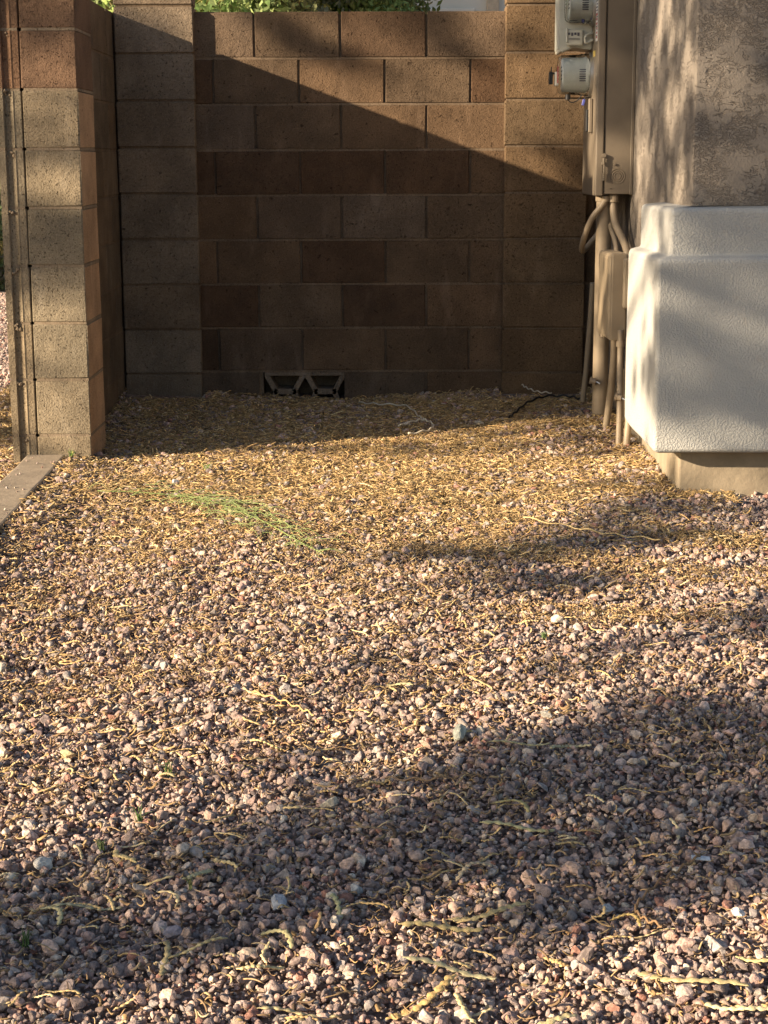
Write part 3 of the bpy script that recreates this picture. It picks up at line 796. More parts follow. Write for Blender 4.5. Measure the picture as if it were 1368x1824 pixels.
# strip outside the pillar
x, y = jitter_grid(-3.9, -1.39, 6.0, 15.0, .024); k = (np.abs(x) < y * .245 + .35); x, y = x[k], y[k]
px.append(x); py.append(y); r = rng.uniform(.008, .016, len(x)); pz.append(gz(x, y) + r * .2); pr.append(r)
px, py, pz, pr = map(np.concatenate, (px, py, pz, pr)); n_ = len(px)
tint = PAL[rng.choice(len(PAL), n_, p=PW)] * rng.uniform(.8, 1.22, (n_, 1))
tint = np.concatenate([tint, np.ones((n_, 1))], 1)
rot = rng.uniform(0, 2 * math.pi, (n_, 3)); rot[:, :2] = rng.normal(0, .5, (n_, 2))
scl = pr[:, None] * rng.uniform(.8, 1.22, (n_, 3))
# a few stones kicked up onto the curb
nc = 70; cxs = rng.uniform(-1.33, -1.2, nc); cys = rng.uniform(4.6, 6.15, nc)
px = np.concatenate([px, cxs]); py = np.concatenate([py, cys]); pr = np.concatenate([pr, rng.uniform(.002, .006, nc)]); pz = np.concatenate([pz, .053 + .0288 * (cys - 6.23) + .002])
n_ = len(px); ex = PAL[rng.choice(len(PAL), nc, p=PW)]
tint = np.concatenate([tint, np.concatenate([ex, np.ones((nc, 1))], 1)]); rot = np.concatenate([rot, rng.uniform(0, 6, (nc, 3))]); scl = np.concatenate([scl, pr[-nc:, None] * np.ones((nc, 3))])
o = scatter('gravel', protos, np.stack([px, py, pz], 1), rot, scl, rng.integers(0, len(protos), n_), tint, M['stone']); o['kind'] = 'stuff'
print('stones', n_)

# ---- straw and pod litter
def pod_mesh(seed, beads, length, width, curve, name='pod', nseg=None, sides=6, flat=.55):
    r = random.Random(seed); bm = bmesh.new(); nseg = nseg or beads * 4
    P = []; a = 0; x = y = 0
    for i in range(nseg + 1):
        t = i / nseg; P.append(Vector((x, y, .0)))
        a = curve * (t - .5) * 2 + .22 * math.sin(t * 5 + seed) ; x += math.cos(a) * length / nseg; y += math.sin(a) * length / nseg
    c = sum(P, Vector()) / len(P)
    P = [p - c + Vector((0, .011 * math.sin(i * 1.1 + seed), .10 * length * math.sin(i / nseg * math.pi * 1.3 + seed))) for i, p in enumerate(P)]
    ph = r.uniform(0, 6)
    def rad(t):
        env = min(1, t / .08, (1 - t) / .06); env = max(env, .12) ** .6
        return width / 2 * env * (1 if beads == 0 else .76 + .30 * math.sin(t * beads * 2 * math.pi + ph))
    add_tube(bm, P, rad, sides, flat); me = bpy.data.meshes.new(name); bm.to_mesh(me); bm.free(); return me
straws = [pod_mesh(40 + i, 0, 1.0, w, cv, 'straw', 6, 4, .5) for i, (w, cv) in enumerate(((.08, .1), (.13, .3), (.06, -.2), (.15, .5), (.05, .1), (.10, -.35), (.18, .15)))]
smallpods = [pod_mesh(60 + i, b_, 1.0, .15, cv, 'pod', None, 5, .45) for i, (b_, cv) in enumerate(((5, .4), (6, -.5), (4, .8), (7, .2)))]

def fieldn(x, y, f, o_):
    return .5 + .25 * (np.sin(x * f + o_ + 1.7 * np.sin(y * f * .7 + o_)) + np.sin(y * f * 1.3 - o_ + 1.3 * np.sin(x * f * .8)))
def sstep(a, b_, v): t = np.clip((v - a) / (b_ - a), 0, 1); return t * t * (3 - 2 * t)
def litter_density(x, y):
    heavy = sstep(4.3, 5.7, y + .25 * np.sin(x * 4)) * (1 - .60 * sstep(.25, .75, x) * (1 - sstep(6.8, 7.4, y)))
    heavy = heavy * (.30 + .70 * sstep(.25, .65, fieldn(x, y, 6, .3))) * (.5 + .5 * sstep(.3, .6, fieldn(x, y, 19, 1.3)))
    heavy = heavy * (1 - .55 * sstep(-.75, -1.0, x) * (1 - sstep(6.3, 6.8, y)))
    core = np.exp(-((x - .02) / .45) ** 2 - ((y - 5.9) / .8) ** 2)
    stripes = sstep(.62, .8, fieldn(x * .45 - y * .3, y * 1.5 + x * .2, 7, 2.0)) * sstep(.15, .5, x) * sstep(3.6, 4.4, y) * .75
    patches = .38 * sstep(.60, .85, fieldn(x, y, 8, 1.1)) 
    return np.clip(.10 + .16 * sstep(3.0, 3.9, y) * (1 - sstep(0, .5, x)) + heavy * .75 + core * .5 + stripes + patches * sstep(2.2, 3.0, y) * .5, 0, 1.3)
NMAX = 14500
x = rng.uniform(-1.75, 1.2, int(NMAX * 5.9 * 2.95)); y = rng.uniform(2.05, 8.0, len(x))
k = free_mask(x, y) & in_view(x, y) & (rng.random(len(x)) < litter_density(x, y) / 1.3); x, y = x[k], y[k]; n_ = len(x)
ln = np.clip(np.exp(rng.normal(math.log(.030), .45, n_)), .010, .085)
ln = ln * (.55 + .45 * sstep(4.6, 5.8, y)); ang = np.where(rng.random(n_) < .55, rng.normal(.15, .55, n_), rng.uniform(0, 6.28, n_))
rot = np.stack([rng.normal(0, .25, n_), rng.normal(0, .20, n_), ang], 1)
z = gz(x, y) + rng.uniform(.008, .020, n_)
wd = np.clip(rng.normal(1.0, .25, n_), .5, 1.6) * .030 / ln ** .35 / .030 ** -.35 * 1.0
scl = np.stack([ln, rng.uniform(.028, .052, n_), np.full(n_, .036)], 1)
SP = 1.22 * np.array([(.50, .36, .17), (.58, .43, .21), (.42, .29, .13), (.46, .30, .14), (.62, .49, .27), (.36, .24, .12), (.28, .19, .11), (.55, .36, .15)])
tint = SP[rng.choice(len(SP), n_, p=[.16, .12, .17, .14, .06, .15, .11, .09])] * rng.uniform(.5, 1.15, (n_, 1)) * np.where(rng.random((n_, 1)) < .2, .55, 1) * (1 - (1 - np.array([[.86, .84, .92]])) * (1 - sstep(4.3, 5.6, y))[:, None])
tint = np.concatenate([tint, np.ones((n_, 1))], 1)
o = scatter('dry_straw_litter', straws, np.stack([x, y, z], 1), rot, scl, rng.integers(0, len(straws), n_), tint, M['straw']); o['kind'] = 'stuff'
print('straws', n_)
x = rng.uniform(-1.7, 1.2, 6500); y = rng.uniform(2.1, 7.9, len(x)) 
k = free_mask(x, y) & in_view(x, y) & (rng.random(len(x)) < (.16 + .5 * litter_density(x, y))); x, y = x[k], y[k]; n_ = len(x)
ln = np.clip(rng.normal(.050, .018, n_), .022, .095)
rot = np.stack([rng.normal(0, .3, n_), rng.normal(0, .15, n_), rng.normal(.2, .9, n_)], 1)
scl = np.stack([ln, rng.uniform(.035, .06, n_), np.full(n_, .045)], 1)
tint = SP[rng.choice(len(SP), n_, p=[.22, .22, .12, .12, .16, .08, .04, .04])] * rng.uniform(.8, 1.1, (n_, 1)); tint = np.concatenate([tint, np.ones((n_, 1))], 1)
o = scatter('seed_pod_litter', smallpods, np.stack([x, y, gz(x, y) + rng.uniform(.010, .022, n_)], 1), rot, scl, rng.integers(0, 4, n_), tint, M['straw']); o['kind'] = 'stuff'
print('pods', n_)

# ---- single pods one can point at in the foreground
podm = [pod_mesh(80 + i, b_, 1.0, .125, cv * .7, 'seed_pod', None, 8, .5) for i, (b_, cv) in enumerate(((9, .5), (8, -.9), (10, 1.3), (7, .2), (11, -1.6)))]
GP = 'dried seed pods lying on the gravel'
PODS = [  # x, y, angle, length, form, colour, label
 (.46, 2.37, -35, .20, 0, (.52, .42, .22), 'longest pale wavy seed pod, lying in the sunlit gravel at the lower right'),
 (.245, 3.03, -50, .10, 1, (.40, .34, .16), 'olive seed pod lying diagonally in the dark shadow band right of centre'),
 (.245, 2.94, 0, .14, 3, (.40, .37, .20), 'greenish straight seed pod lying level in the dark shadow band'),
 (.33, 2.87, -48, .075, 0, (.42, .32, .17), 'short tan seed pod below the straight greenish one'),
 (-.47, 2.82, -60, .10, 0, (.60, .46, .22), 'bright sunlit seed pod beside a green sprout at the left'),
 (-.55, 2.60, -62, .085, 1, (.42, .38, .22), 'grey green seed pod standing steeply near the left edge'),
 (-.50, 2.63, 22, .12, 3, (.38, .34, .21), 'grey seed pod slanting right beside the steep grey green one'),
 (-.30, 2.47, 15, .11, 0, (.44, .37, .20), 'tan seed pod in the lower left shadow, right of the crossed pods'),
 (-.345, 2.44, -85, .085, 3, (.45, .36, .19), 'upright tan seed pod touching a grey stone in the lower left shadow'),
 (-.32, 2.74, 62, .095, 2, (.46, .41, .24), 'pale curved seed pod pointing up at the edge of the left shadow'),
 (.06, 2.33, 44, .16, 0, (.58, .40, .17), 'orange tan seed pod slanting up to the right at the bottom centre'),
 (.115, 2.31, -70, .08, 2, (.66, .54, .28), 'pale yellow curled seed pod beside the orange tan one at the bottom'),
 (.10, 2.43, -8, .15, 3, (.50, .44, .26), 'double stranded pale seed pod just above the bottom centre'),
 (.09, 2.56, 5, .14, 3, (.46, .36, .17), 'brown tan seed pod in the shadow left of the pale double one'),
 (.17, 2.60, 6, .14, 0, (.46, .37, .19), 'brown tan seed pod at the sunlit end of the lower shadow band'),
 (.15, 2.75, 28, .085, 1, (.50, .40, .26), 'twisted pinkish tan seed pod in the middle of the lower shadow'),
 (.60, 2.43, -28, .12, 0, (.52, .44, .22), 'pale seed pod cut by the right edge of the photo near the bottom'),
 (.40, 2.58, -42, .06, 1, (.45, .33, .13), 'short golden seed pod at the end of the curved twig'),
 (.52, 2.28, -25, .12, 0, (.66, .56, .33), 'pale cream seed pod at the bottom right corner'),
 (-.08, 2.62, -75, .07, 3, (.33, .33, .19), 'olive seed pod standing steeply in the lower centre shadow'),
 (-.17, 2.50, -52, .09, 1, (.37, .33, .18), 'slim seed pod forked with a pale one at the lower left centre'),
 (-.19, 2.40, 25, .085, 2, (.60, .48, .25), 'yellow seed pod touched by sun at the lower left centre'),
 (.38, 3.32, 18, .11, 4, (.46, .40, .24), 'beaded curved seed pod in the upper edge of the right shadow band'),
 (.28, 3.33, 8, .13, 3, (.52, .44, .24), 'straight pale seed pod left of the beaded curved one'),
 (.03, 3.72, -55, .11, 0, (.42, .37, .21), 'dark tan seed pod in the broken shade above centre'),
 (-.25, 3.36, -20, .085, 2, (.64, .50, .24), 'bright curved seed pod in the sunlit gravel left of centre'),
 (-.27, 3.62, -8, .12, 4, (.62, .45, .22), 'reddish gold curved seed pod in the sunny gravel above left centre'),
 (-.44, 3.20, -65, .07, 0, (.60, .48, .26), 'small sunlit seed pod beside the tuft of green grass at the left'),
 (-.13, 2.28, 8, .12, 3, (.52, .43, .24), 'tan seed pod lying level at the bottom edge left of centre'),
 (.22, 2.26, 6, .13, 0, (.62, .52, .28), 'pale seed pod at the bottom edge right of centre'),
]
for x, y, a, ln, fm, colr, lab in PODS:
    o = bpy.data.objects.new('seed_pod', podm[fm]); C.objects.link(o)
    if not podm[fm].materials: podm[fm].materials.append(M['pod'])
    o.location = (x, y, G(x, y) + .021); o.rotation_euler = (random.uniform(-.3, .3), random.uniform(-.08, .08), R(a))
    o.scale = (ln, ln * .35 + .062, .085); o.color = (*colr, 1); tag(o, lab, 'seed pod', GP)

# ---- single stones
STN = [
 (.158, 3.413, .026, (.42, .43, .36), 'largest pale greenish grey stone, sunlit at the edge of the shadow band'),
 (-.107, 3.063, .017, (.52, .46, .36), 'cream rounded stone in the gravel just above the lower shadow'),
 (-.05, 2.696, .015, (.42, .42, .42), 'light grey stone in the lower centre shadow'),
 (-.181, 2.633, .017, (.36, .38, .42), 'bluish grey flat stone in the lower shadow left of centre'),
 (.354, 3.522, .014, (.44, .42, .38), 'pale grey stone in the middle right gravel'),
 (.371, 2.631, .015, (.48, .48, .46), 'whitish stone left of the curved twig'),
 (-.605, 2.801, .017, (.62, .58, .52), 'white sunlit stone near the left edge'),
 (-.347, 2.534, .017, (.26, .24, .28), 'dark purple grey stone in the lower left shadow'),
 (.537, 2.579, .017, (.34, .25, .22), 'brownish pink lump of stone near the right edge by the shadow border'),
 (.16, 2.63, .015, (.46, .33, .27), 'pink tan stone at the sunlit tip of the lower shadow'),
 (-.738, 5.859, .018, (.70, .70, .68), 'white flat stone above the green weed'),
 (.585, 2.60, .014, (.72, .70, .66), 'small bright white stone near the right edge'),
 (-.655, 3.30, .018, (.58, .46, .27), 'yellowish round stone in the sunlit gravel at the left'),
 (.10, 6.99, .017, (.50, .46, .42), 'pale stone inside the bend of the hooked wire'),
 (.40, 7.02, .022, (.44, .38, .30), 'pale tan lump in the litter at the edge of the wall shadow'),
]
for i, (x, y, r, colr, lab) in enumerate(STN):
    me = stone_mesh(200 + i, 3); me.materials.append(M['rock'])
    o = bpy.data.objects.new('stone', me); C.objects.link(o); o.location = (x, y, G(x, y) + .012 + r * .25); o.scale = (r * 1.15, r, r)
    o.rotation_euler = (random.uniform(-.3, .3), random.uniform(-.3, .3), random.uniform(0, 6)); o.color = (*colr, 1); tag(o, lab, 'stone', 'larger stones in the gravel')

# ---- twigs, scrap
wire('thin curved brown twig arching in the shadow at the lower right', [(.555, 2.785), (.51, 2.74), (.47, 2.70), (.43, 2.64), (.415, 2.60), (.425, 2.565), (.450, 2.54)], .0022, 'pod', .030, 'twig', 'twig', (.24, .15, .08))
wire('thin golden twig in the sunlit gravel above left centre', [(-.30, 3.66), (-.24, 3.62), (-.19, 3.57), (-.155, 3.53)], .0020, 'pod', .028, 'twig', 'twig', (.55, .36, .16))
wire('hair thin dark twig crossing the shadow band near centre', [(0, 3.16), (.08, 3.15), (.16, 3.16), (.20, 3.15)], .0016, 'pod', .028, 'twig', 'twig', (.22, .15, .09))
wire('long pale straw stalk in front of the house footing', [(.45, 5.33), (.60, 5.18), (.72, 5.10), (.85, 5.05)], .0022, 'pod', .028, 'straw stalk', 'straw_stalk', (.58, .44, .22))
bm = box_mesh(-.0165, .0165, -.005, .005, -.0012, .0012, .0004)
for v in bm.verts: v.co.z += .002 * math.sin(v.co.x * 260)
o = tag(obj('plastic_scrap', bm, M['plastic']), 'small clear bluish plastic strip on the shaded gravel at the right', 'plastic scrap'); o.location = (.557, 2.785, G(.557, 2.785) + .026); o.rotation_euler = (.35, 0, -.06)

# ---- green weed and sprouts
def weed_strands(bm, root, tip, n_, spread, r=.0012, lift=.02):
    for _ in range(n_):
        t = random.random() ** .8; base = root.lerp(tip, t)
        d = (tip - root).normalized(); a = random.gauss(0, .45); dv = Vector((d.x * math.cos(a) - d.y * math.sin(a), d.x * math.sin(a) + d.y * math.cos(a), 0))
        L_ = random.uniform(.35, 1) * spread; s_ = base + Vector((random.gauss(0, .045), random.gauss(0, .075), random.uniform(-.006, .010)))
        p1 = s_ + dv * L_ * .5 + Vector((0, 0, random.uniform(.2, 1) * lift)); p2 = s_ + dv * L_ + Vector((0, 0, random.uniform(-.3, .5) * lift))
        P = [s_, p1, p2]; add_tube(bm, spline(P, 3), lambda q: r * (1.1 - .7 * q), 3, 1, False)
main = [Vector((x, y, G(x, y) + .024)) for x, y in ((-.98, 5.66), (-.85, 5.66), (-.72, 5.64), (-.60, 5.59), (-.47, 5.40), (-.37, 5.22), (-.27, 5.02), (-.18, 4.87))]
wd_ = thing('green_weed', 'feathery green weed sprawling across the sunlit litter towards centre', 'weed', tuple(main[3]))
bm = bmesh.new(); add_tube(bm, spline(main, 5), .0018, 5); local(obj('stem', bm, M['green'], None, (.22, .27, .09)), wd_)
bm = bmesh.new()
for i in range(len(main) - 1): weed_strands(bm, main[i], main[i + 1], (5, 10, 36, 52, 32, 24, 16)[i], (.10, .12, .16, .17, .17, .14, .12)[i])
local(obj('fronds', bm, M['green'], None, (.29, .36, .14)), wd_)
def sprout(label, x, y, h, n_, colr, cat='sprout'):
    bm = bmesh.new(); z = G(x, y) + .008
    for i in range(n_):
        a = random.uniform(0, 6.28); s_ = random.uniform(.3, 1) * h * .8; b0 = Vector((x + random.gauss(0, .004), y + random.gauss(0, .004), z))
        P = [b0, b0 + Vector((math.cos(a) * s_ * .4, math.sin(a) * s_ * .4, h * random.uniform(.5, .9))), b0 + Vector((math.cos(a) * s_, math.sin(a) * s_, h * random.uniform(.5, 1.1)))]
        add_tube(bm, spline(P, 3), lambda q: .0016 * (1.1 - .95 * q), 3, .5, False)
    tag(obj('sprout', bm, M['green'], None, colr), label, cat, 'small green sprouts in the gravel')
sprout('dark green grass sprout beside the steep pod at the lower left edge', -.578, 2.50, .030, 12, (.08, .14, .04))
sprout('pale green tuft beside the bright sunlit pod at the left', -.515, 2.87, .022, 16, (.24, .29, .12))
sprout('green sprout growing where the curb meets the pillar', -1.165, 6.19, .035, 14, (.13, .24, .05))
sprout('thin green blades in the shade left of the lower centre', -.465, 2.985, .035, 8, (.10, .17, .05))
sprout('green tuft at the top of the sunlit area left of centre', -.642, 6.03, .035, 14, (.20, .30, .08))
sprout('yellow green tuft with a pod beneath it in the lower shadow', -.334, 2.71, .028, 10, (.18, .20, .08))
sprout('dark blades of grass left of centre near the sunlit pods', -.440, 3.23, .032, 10, (.10, .16, .05))
sprout('low green patch in the dim gravel right of centre', .405, 4.10, .020, 26, (.13, .20, .07))

# ------------------------------------------------------------------ trees
def leaf_clump(seed, n_, rad, lw, ll, flat=.8):
    r = random.Random(seed); V = []; F = []
    for _ in range(n_):
        c = Vector((r.gauss(0, 1), r.gauss(0, 1), r.gauss(0, flat))); c = c.normalized() * rad * (r.random() ** .45)
        d = Vector((r.gauss(0, 1), r.gauss(0, 1), r.gauss(0, .8))).normalized(); s_ = d.cross(Vector((r.gauss(0, 1), r.gauss(0, 1), r.gauss(0, 1)))).normalized()
        i = len(V); V += [c, c + d * ll * .5 + s_ * lw / 2, c + d * ll, c + d * ll * .5 - s_ * lw / 2]; F.append((i, i + 1, i + 2, i + 3))
    me = bpy.data.meshes.new('leaf_clump'); me.from_pydata([tuple(v) for v in V], [], F); return me

LIT = [(6.03,0.41,1.00),(5.87,0.53,1.00),(5.70,0.65,1.00),(5.53,0.77,1.00),(5.32,0.92,1.00),(5.19,1.01,0.80),(5.06,1.10,0.70),(5.59,0.37,1.00),(5.40,0.50,1.00),(5.20,0.64,1.00),(5.01,0.78,0.90),(4.81,0.92,0.90),(4.73,0.98,0.50),(4.61,1.06,0.30),(4.52,1.13,0.30),(5.21,0.45,1.00),(4.98,0.61,1.00),(4.76,0.77,0.90),(4.64,0.85,0.80),(4.53,0.93,0.40),(4.41,1.01,0.20),(4.32,1.07,0.40),(5.14,0.32,1.00),(4.92,0.47,1.00),(4.71,0.63,1.00),(4.60,0.70,0.90),(4.49,0.78,0.70),(4.38,0.86,0.30),(4.27,0.93,0.40),(4.15,1.02,0.70),(4.88,0.29,0.90),(4.74,0.39,0.90),(4.60,0.49,0.90),(4.46,0.58,0.90),(4.39,0.63,0.30),(4.29,0.71,0.10),(4.19,0.78,0.40),(4.05,0.88,0.90),(3.93,0.96,0.80),(4.64,0.27,0.90),(4.51,0.36,0.90),(4.37,0.45,0.90),(4.18,0.59,0.90),(4.08,0.66,0.20),(4.01,0.71,0.10),(3.91,0.78,0.30),(3.81,0.85,0.50),(3.73,0.90,0.80),(4.37,0.24,0.90),(4.21,0.35,0.90),(4.06,0.46,0.90),(3.93,0.55,0.90),(3.84,0.61,0.70),(3.74,0.68,0.90),(3.62,0.77,0.80),(3.51,0.84,0.10),(4.17,0.22,0.90),(3.99,0.35,0.90),(3.81,0.47,0.90),(3.69,0.56,0.95),(3.57,0.64,0.90),(3.48,0.70,0.60),(3.42,0.74,0.20),(3.35,0.79,0.30),(3.95,0.20,0.90),(3.78,0.32,0.90),(3.61,0.44,0.80),(3.55,0.48,0.60),(3.44,0.56,0.95),(3.32,0.63,0.50),(3.24,0.69,0.70),(3.17,0.74,0.90),(3.75,0.18,0.80),(3.61,0.27,0.80),(3.48,0.37,0.80),(3.42,0.40,0.40),(3.34,0.46,0.30),(3.26,0.52,0.60),(3.15,0.59,0.80),(3.07,0.65,0.70),(3.00,0.69,0.50),(3.57,0.16,0.85),(3.41,0.27,0.85),(3.26,0.37,0.85),(3.20,0.41,0.60),(3.13,0.46,0.80),(3.05,0.52,0.60),(2.97,0.57,0.20),(2.86,0.65,0.20),(3.40,0.14,0.80),(3.30,0.21,0.80),(3.18,0.30,0.80),(3.10,0.35,0.50),(3.03,0.40,0.80),(2.98,0.43,0.30),(2.90,0.49,0.10),(2.80,0.56,0.10),(2.72,0.61,0.05),(3.25,0.13,0.80),(3.10,0.22,0.80),(3.03,0.27,0.50),(2.94,0.34,0.20),(2.87,0.39,0.05),(2.77,0.46,0.05),(2.67,0.52,0.05),(2.59,0.58,0.30),(3.11,0.11,0.90),(3.01,0.17,0.90),(2.92,0.24,0.70),(2.83,0.30,0.30),(2.74,0.36,0.10),(2.65,0.43,0.05),(2.56,0.49,0.20),(2.48,0.55,0.40),(2.98,0.10,0.90),(2.89,0.16,0.80),(2.82,0.20,0.30),(2.76,0.25,0.10),(2.71,0.28,0.05),(2.62,0.34,0.05),(2.54,0.40,0.05),(2.45,0.46,0.10),(2.37,0.51,0.05),(2.86,0.09,0.70),(2.79,0.13,0.50),(2.73,0.17,0.20),(2.64,0.23,0.05),(2.56,0.29,0.10),(2.48,0.35,0.05),(2.39,0.41,0.05),(2.28,0.49,0.05),(2.75,0.07,0.20),(2.68,0.12,0.10),(2.62,0.16,0.20),(2.54,0.22,0.05),(2.44,0.29,0.05),(2.34,0.36,0.05),(2.25,0.41,0.05),(2.19,0.46,0.05),(2.64,0.06,0.10),(2.56,0.12,0.05),(2.48,0.17,0.05),(2.40,0.23,0.05),(2.37,0.25,0.05),(2.31,0.30,0.40),(2.25,0.34,0.05),(2.17,0.39,0.10),(2.10,0.44,0.40),(2.54,0.05,0.05),(2.49,0.09,0.05),(2.43,0.13,0.05),(2.35,0.19,0.30),(2.28,0.24,0.60),(2.20,0.29,0.60),(2.16,0.32,0.50),(2.09,0.37,0.90),(2.02,0.41,0.90),(2.45,0.04,0.10),(2.38,0.10,0.50),(2.31,0.15,0.60),(2.23,0.20,0.90),(2.16,0.25,0.90),(2.08,0.30,0.95),(2.01,0.35,0.95),(1.95,0.39,0.95),(2.35,0.03,0.80),(2.28,0.08,0.80),(2.21,0.13,0.90),(2.14,0.18,0.95),(2.03,0.25,0.95),(1.93,0.33,0.95),(1.87,0.37,0.95),(6.19,2.03,0.00),(6.13,2.07,0.28),(6.17,1.97,0.19),(6.13,2.00,0.38),(6.11,2.07,0.57),(6.14,1.95,0.14),(6.15,1.88,0.76),(6.12,1.90,0.76),(6.15,1.84,0.76),(6.17,1.71,0.76),(6.13,1.74,0.66),(6.18,1.52,0.76),(6.13,1.55,0.76),(6.14,1.39,0.66),(6.15,1.25,0.47),(6.15,1.15,0.81),(6.18,1.13,0.76),(6.16,1.07,0.47),(6.14,0.98,0.85),(6.15,0.92,0.38),(6.15,0.84,0.76),(6.17,0.74,0.38),(6.15,0.68,0.90),(6.19,0.61,0.76),(6.15,0.56,0.57),(6.21,0.84,0.76),(7.25,2.54,0.35),(7.19,2.56,0.40),(7.09,2.61,0.90),(7.02,2.68,0.30),(6.88,2.80,0.50),(7.04,2.55,0.15),(7.10,2.49,0.10),(6.95,2.52,0.80),(6.85,2.59,0.50),(6.91,2.36,0.95),(6.85,2.47,0.60),(7.04,2.34,0.90),(6.95,2.66,0.50),(7.36,2.45,0.80),(7.33,2.41,0.80),(6.85,2.35,0.90),(6.97,2.39,0.90),(7.49,2.41,0.30),(7.42,2.43,0.70),(7.38,2.39,0.80),(6.74,2.90,0.95),(6.69,2.88,0.70),(6.69,2.79,0.25),(6.74,2.75,0.50),(6.74,2.67,0.95),(6.67,2.72,0.95),(6.69,2.63,0.90),(6.72,2.47,0.90),(6.67,2.51,0.70),(6.67,2.41,0.35),(6.71,2.32,0.70),(6.63,2.47,0.40),(5.99,2.81,0.00),(5.99,2.87,0.00),(6.00,2.72,0.00),(5.99,2.68,0.08),(5.99,2.64,0.38),(5.99,2.58,0.19),(5.98,2.53,0.30),(6.00,2.54,0.15),(5.98,2.47,0.08),(5.98,2.41,0.60),(5.98,2.35,0.38),(5.99,2.22,0.68),(5.97,2.30,0.60),(6.25,2.89,0.10),(6.28,2.79,0.10),(6.31,2.71,0.10),(6.15,2.59,0.50),(6.13,2.50,0.90),(6.06,2.31,0.95),(6.32,2.42,0.15),(6.35,2.54,0.10),(5.69,2.77,0.09),(5.22,2.70,0.68),(5.79,2.65,0.09),(5.78,2.59,0.26),(5.75,2.48,0.68),(5.38,2.41,0.17),(5.14,2.55,0.26),(4.92,2.45,0.81),(5.15,2.37,0.81),(4.95,2.37,0.42),(5.21,2.14,0.42),(5.51,2.20,0.34),(4.94,2.10,0.81),(5.77,2.28,0.81),(4.88,2.57,0.51),(5.35,2.29,0.17),(4.71,2.61,0.48),(4.66,2.66,0.24),(4.71,2.56,0.09),(4.67,2.59,0.09),(4.72,2.51,0.30),(4.71,2.39,0.57),(4.69,2.40,0.42),(4.67,2.43,0.30),(4.66,2.47,0.36),(4.69,2.31,0.03),(4.65,2.34,0.18),(4.72,2.19,0.24),(4.66,2.22,0.36),(4.69,2.14,0.09),(4.64,2.16,0.24),(4.69,2.08,0.30),(4.72,2.31,0.03),(4.65,1.90,0.35),(4.60,1.97,0.10),(4.56,1.94,0.20),(4.67,1.78,0.15),(4.61,1.79,0.40),(4.55,1.82,0.30),(4.65,1.68,0.35),(4.67,1.59,0.05),(4.59,1.66,0.20),(4.55,1.69,0.35),(4.64,1.56,0.05),(4.57,1.56,0.10),(4.67,1.46,0.40),(4.62,1.43,0.10),(4.55,1.47,0.05),(4.67,1.32,0.15),(4.62,1.31,0.35),(4.55,1.35,0.35),(4.63,1.15,0.90),(4.58,1.16,0.70),(4.54,1.19,0.10),(5.27,1.77,0.95),(5.02,1.76,0.60),(5.10,1.57,0.90),(4.91,1.53,0.30),(4.77,1.38,0.40),(5.07,1.42,0.50),(4.97,1.26,0.95),(4.83,1.63,0.95),(5.23,1.62,0.95),(5.26,1.46,0.95),(5.23,1.30,0.90),(6.12,2.07,0.80),(6.11,1.85,0.60),(6.11,1.71,0.30),(6.11,1.58,0.60),(6.11,1.40,0.90),(6.09,1.91,0.60),(6.09,1.73,0.70),(6.01,0.36,0.90),(6.11,0.29,0.90),(6.23,0.20,0.90),(5.66,0.32,0.90),(5.75,0.26,0.90),(5.87,0.17,0.90),(5.27,0.29,0.90),(5.36,0.22,0.90),(5.47,0.15,0.90),(4.93,0.25,0.90),(5.02,0.20,0.90),(5.12,0.12,0.90),(4.58,0.22,0.90),(4.65,0.17,0.90),(4.75,0.10,0.90),(4.27,0.19,0.90),(4.34,0.14,0.90),(4.43,0.08,0.90),(3.91,0.16,0.90),(3.98,0.11,0.90),(4.06,0.05,0.90),(3.54,0.12,0.90),(3.60,0.08,0.90),(3.68,0.03,0.90),(3.23,0.09,0.90),(3.28,0.06,0.90),(3.35,0.01,0.90),(2.96,0.07,0.60),(3.01,0.03,0.60),(3.08,-0.01,0.60),(2.31,-0.02,0.90),(2.26,0.01,0.90),(2.21,0.05,0.90),(2.16,0.08,0.90),(2.11,0.12,0.90),(2.06,0.15,0.90),(2.01,0.19,0.90),(1.95,0.22,0.90),(1.90,0.26,0.90),(1.85,0.29,0.90),(1.80,0.33,0.90),(1.75,0.36,0.90),(2.21,-0.03,0.90),(2.16,0.00,0.90),(2.11,0.03,0.90),(2.06,0.07,0.90),(2.01,0.10,0.90),(1.96,0.14,0.90),(1.91,0.17,0.90),(1.87,0.20,0.90),(1.82,0.24,0.90),(1.77,0.27,0.90),(1.72,0.31,0.90),(1.67,0.34,0.90),(2.10,-0.04,0.90),(2.05,-0.01,0.90),(2.01,0.02,0.90),(1.96,0.06,0.90),(1.91,0.09,0.90),(1.87,0.12,0.90),(1.82,0.15,0.90),(1.77,0.19,0.90),(1.73,0.22,0.90),(1.68,0.25,0.90),(1.63,0.28,0.90),(1.58,0.31,0.90),(5.71,0.46,0.85),(5.29,0.38,0.85),(5.90,0.50,0.85),(5.42,0.43,0.85)]
LIT = np.array(LIT)
ca, sa, ce, se = math.cos(R(SUN_AZ)), math.sin(R(SUN_AZ)), math.cos(R(SUN_EL)), math.sin(R(SUN_EL))
E1 = np.array([-sa, ca, 0]); E2 = np.array([ca * se, sa * se, ce]); TS = np.array([-ca * ce, -sa * ce, se])
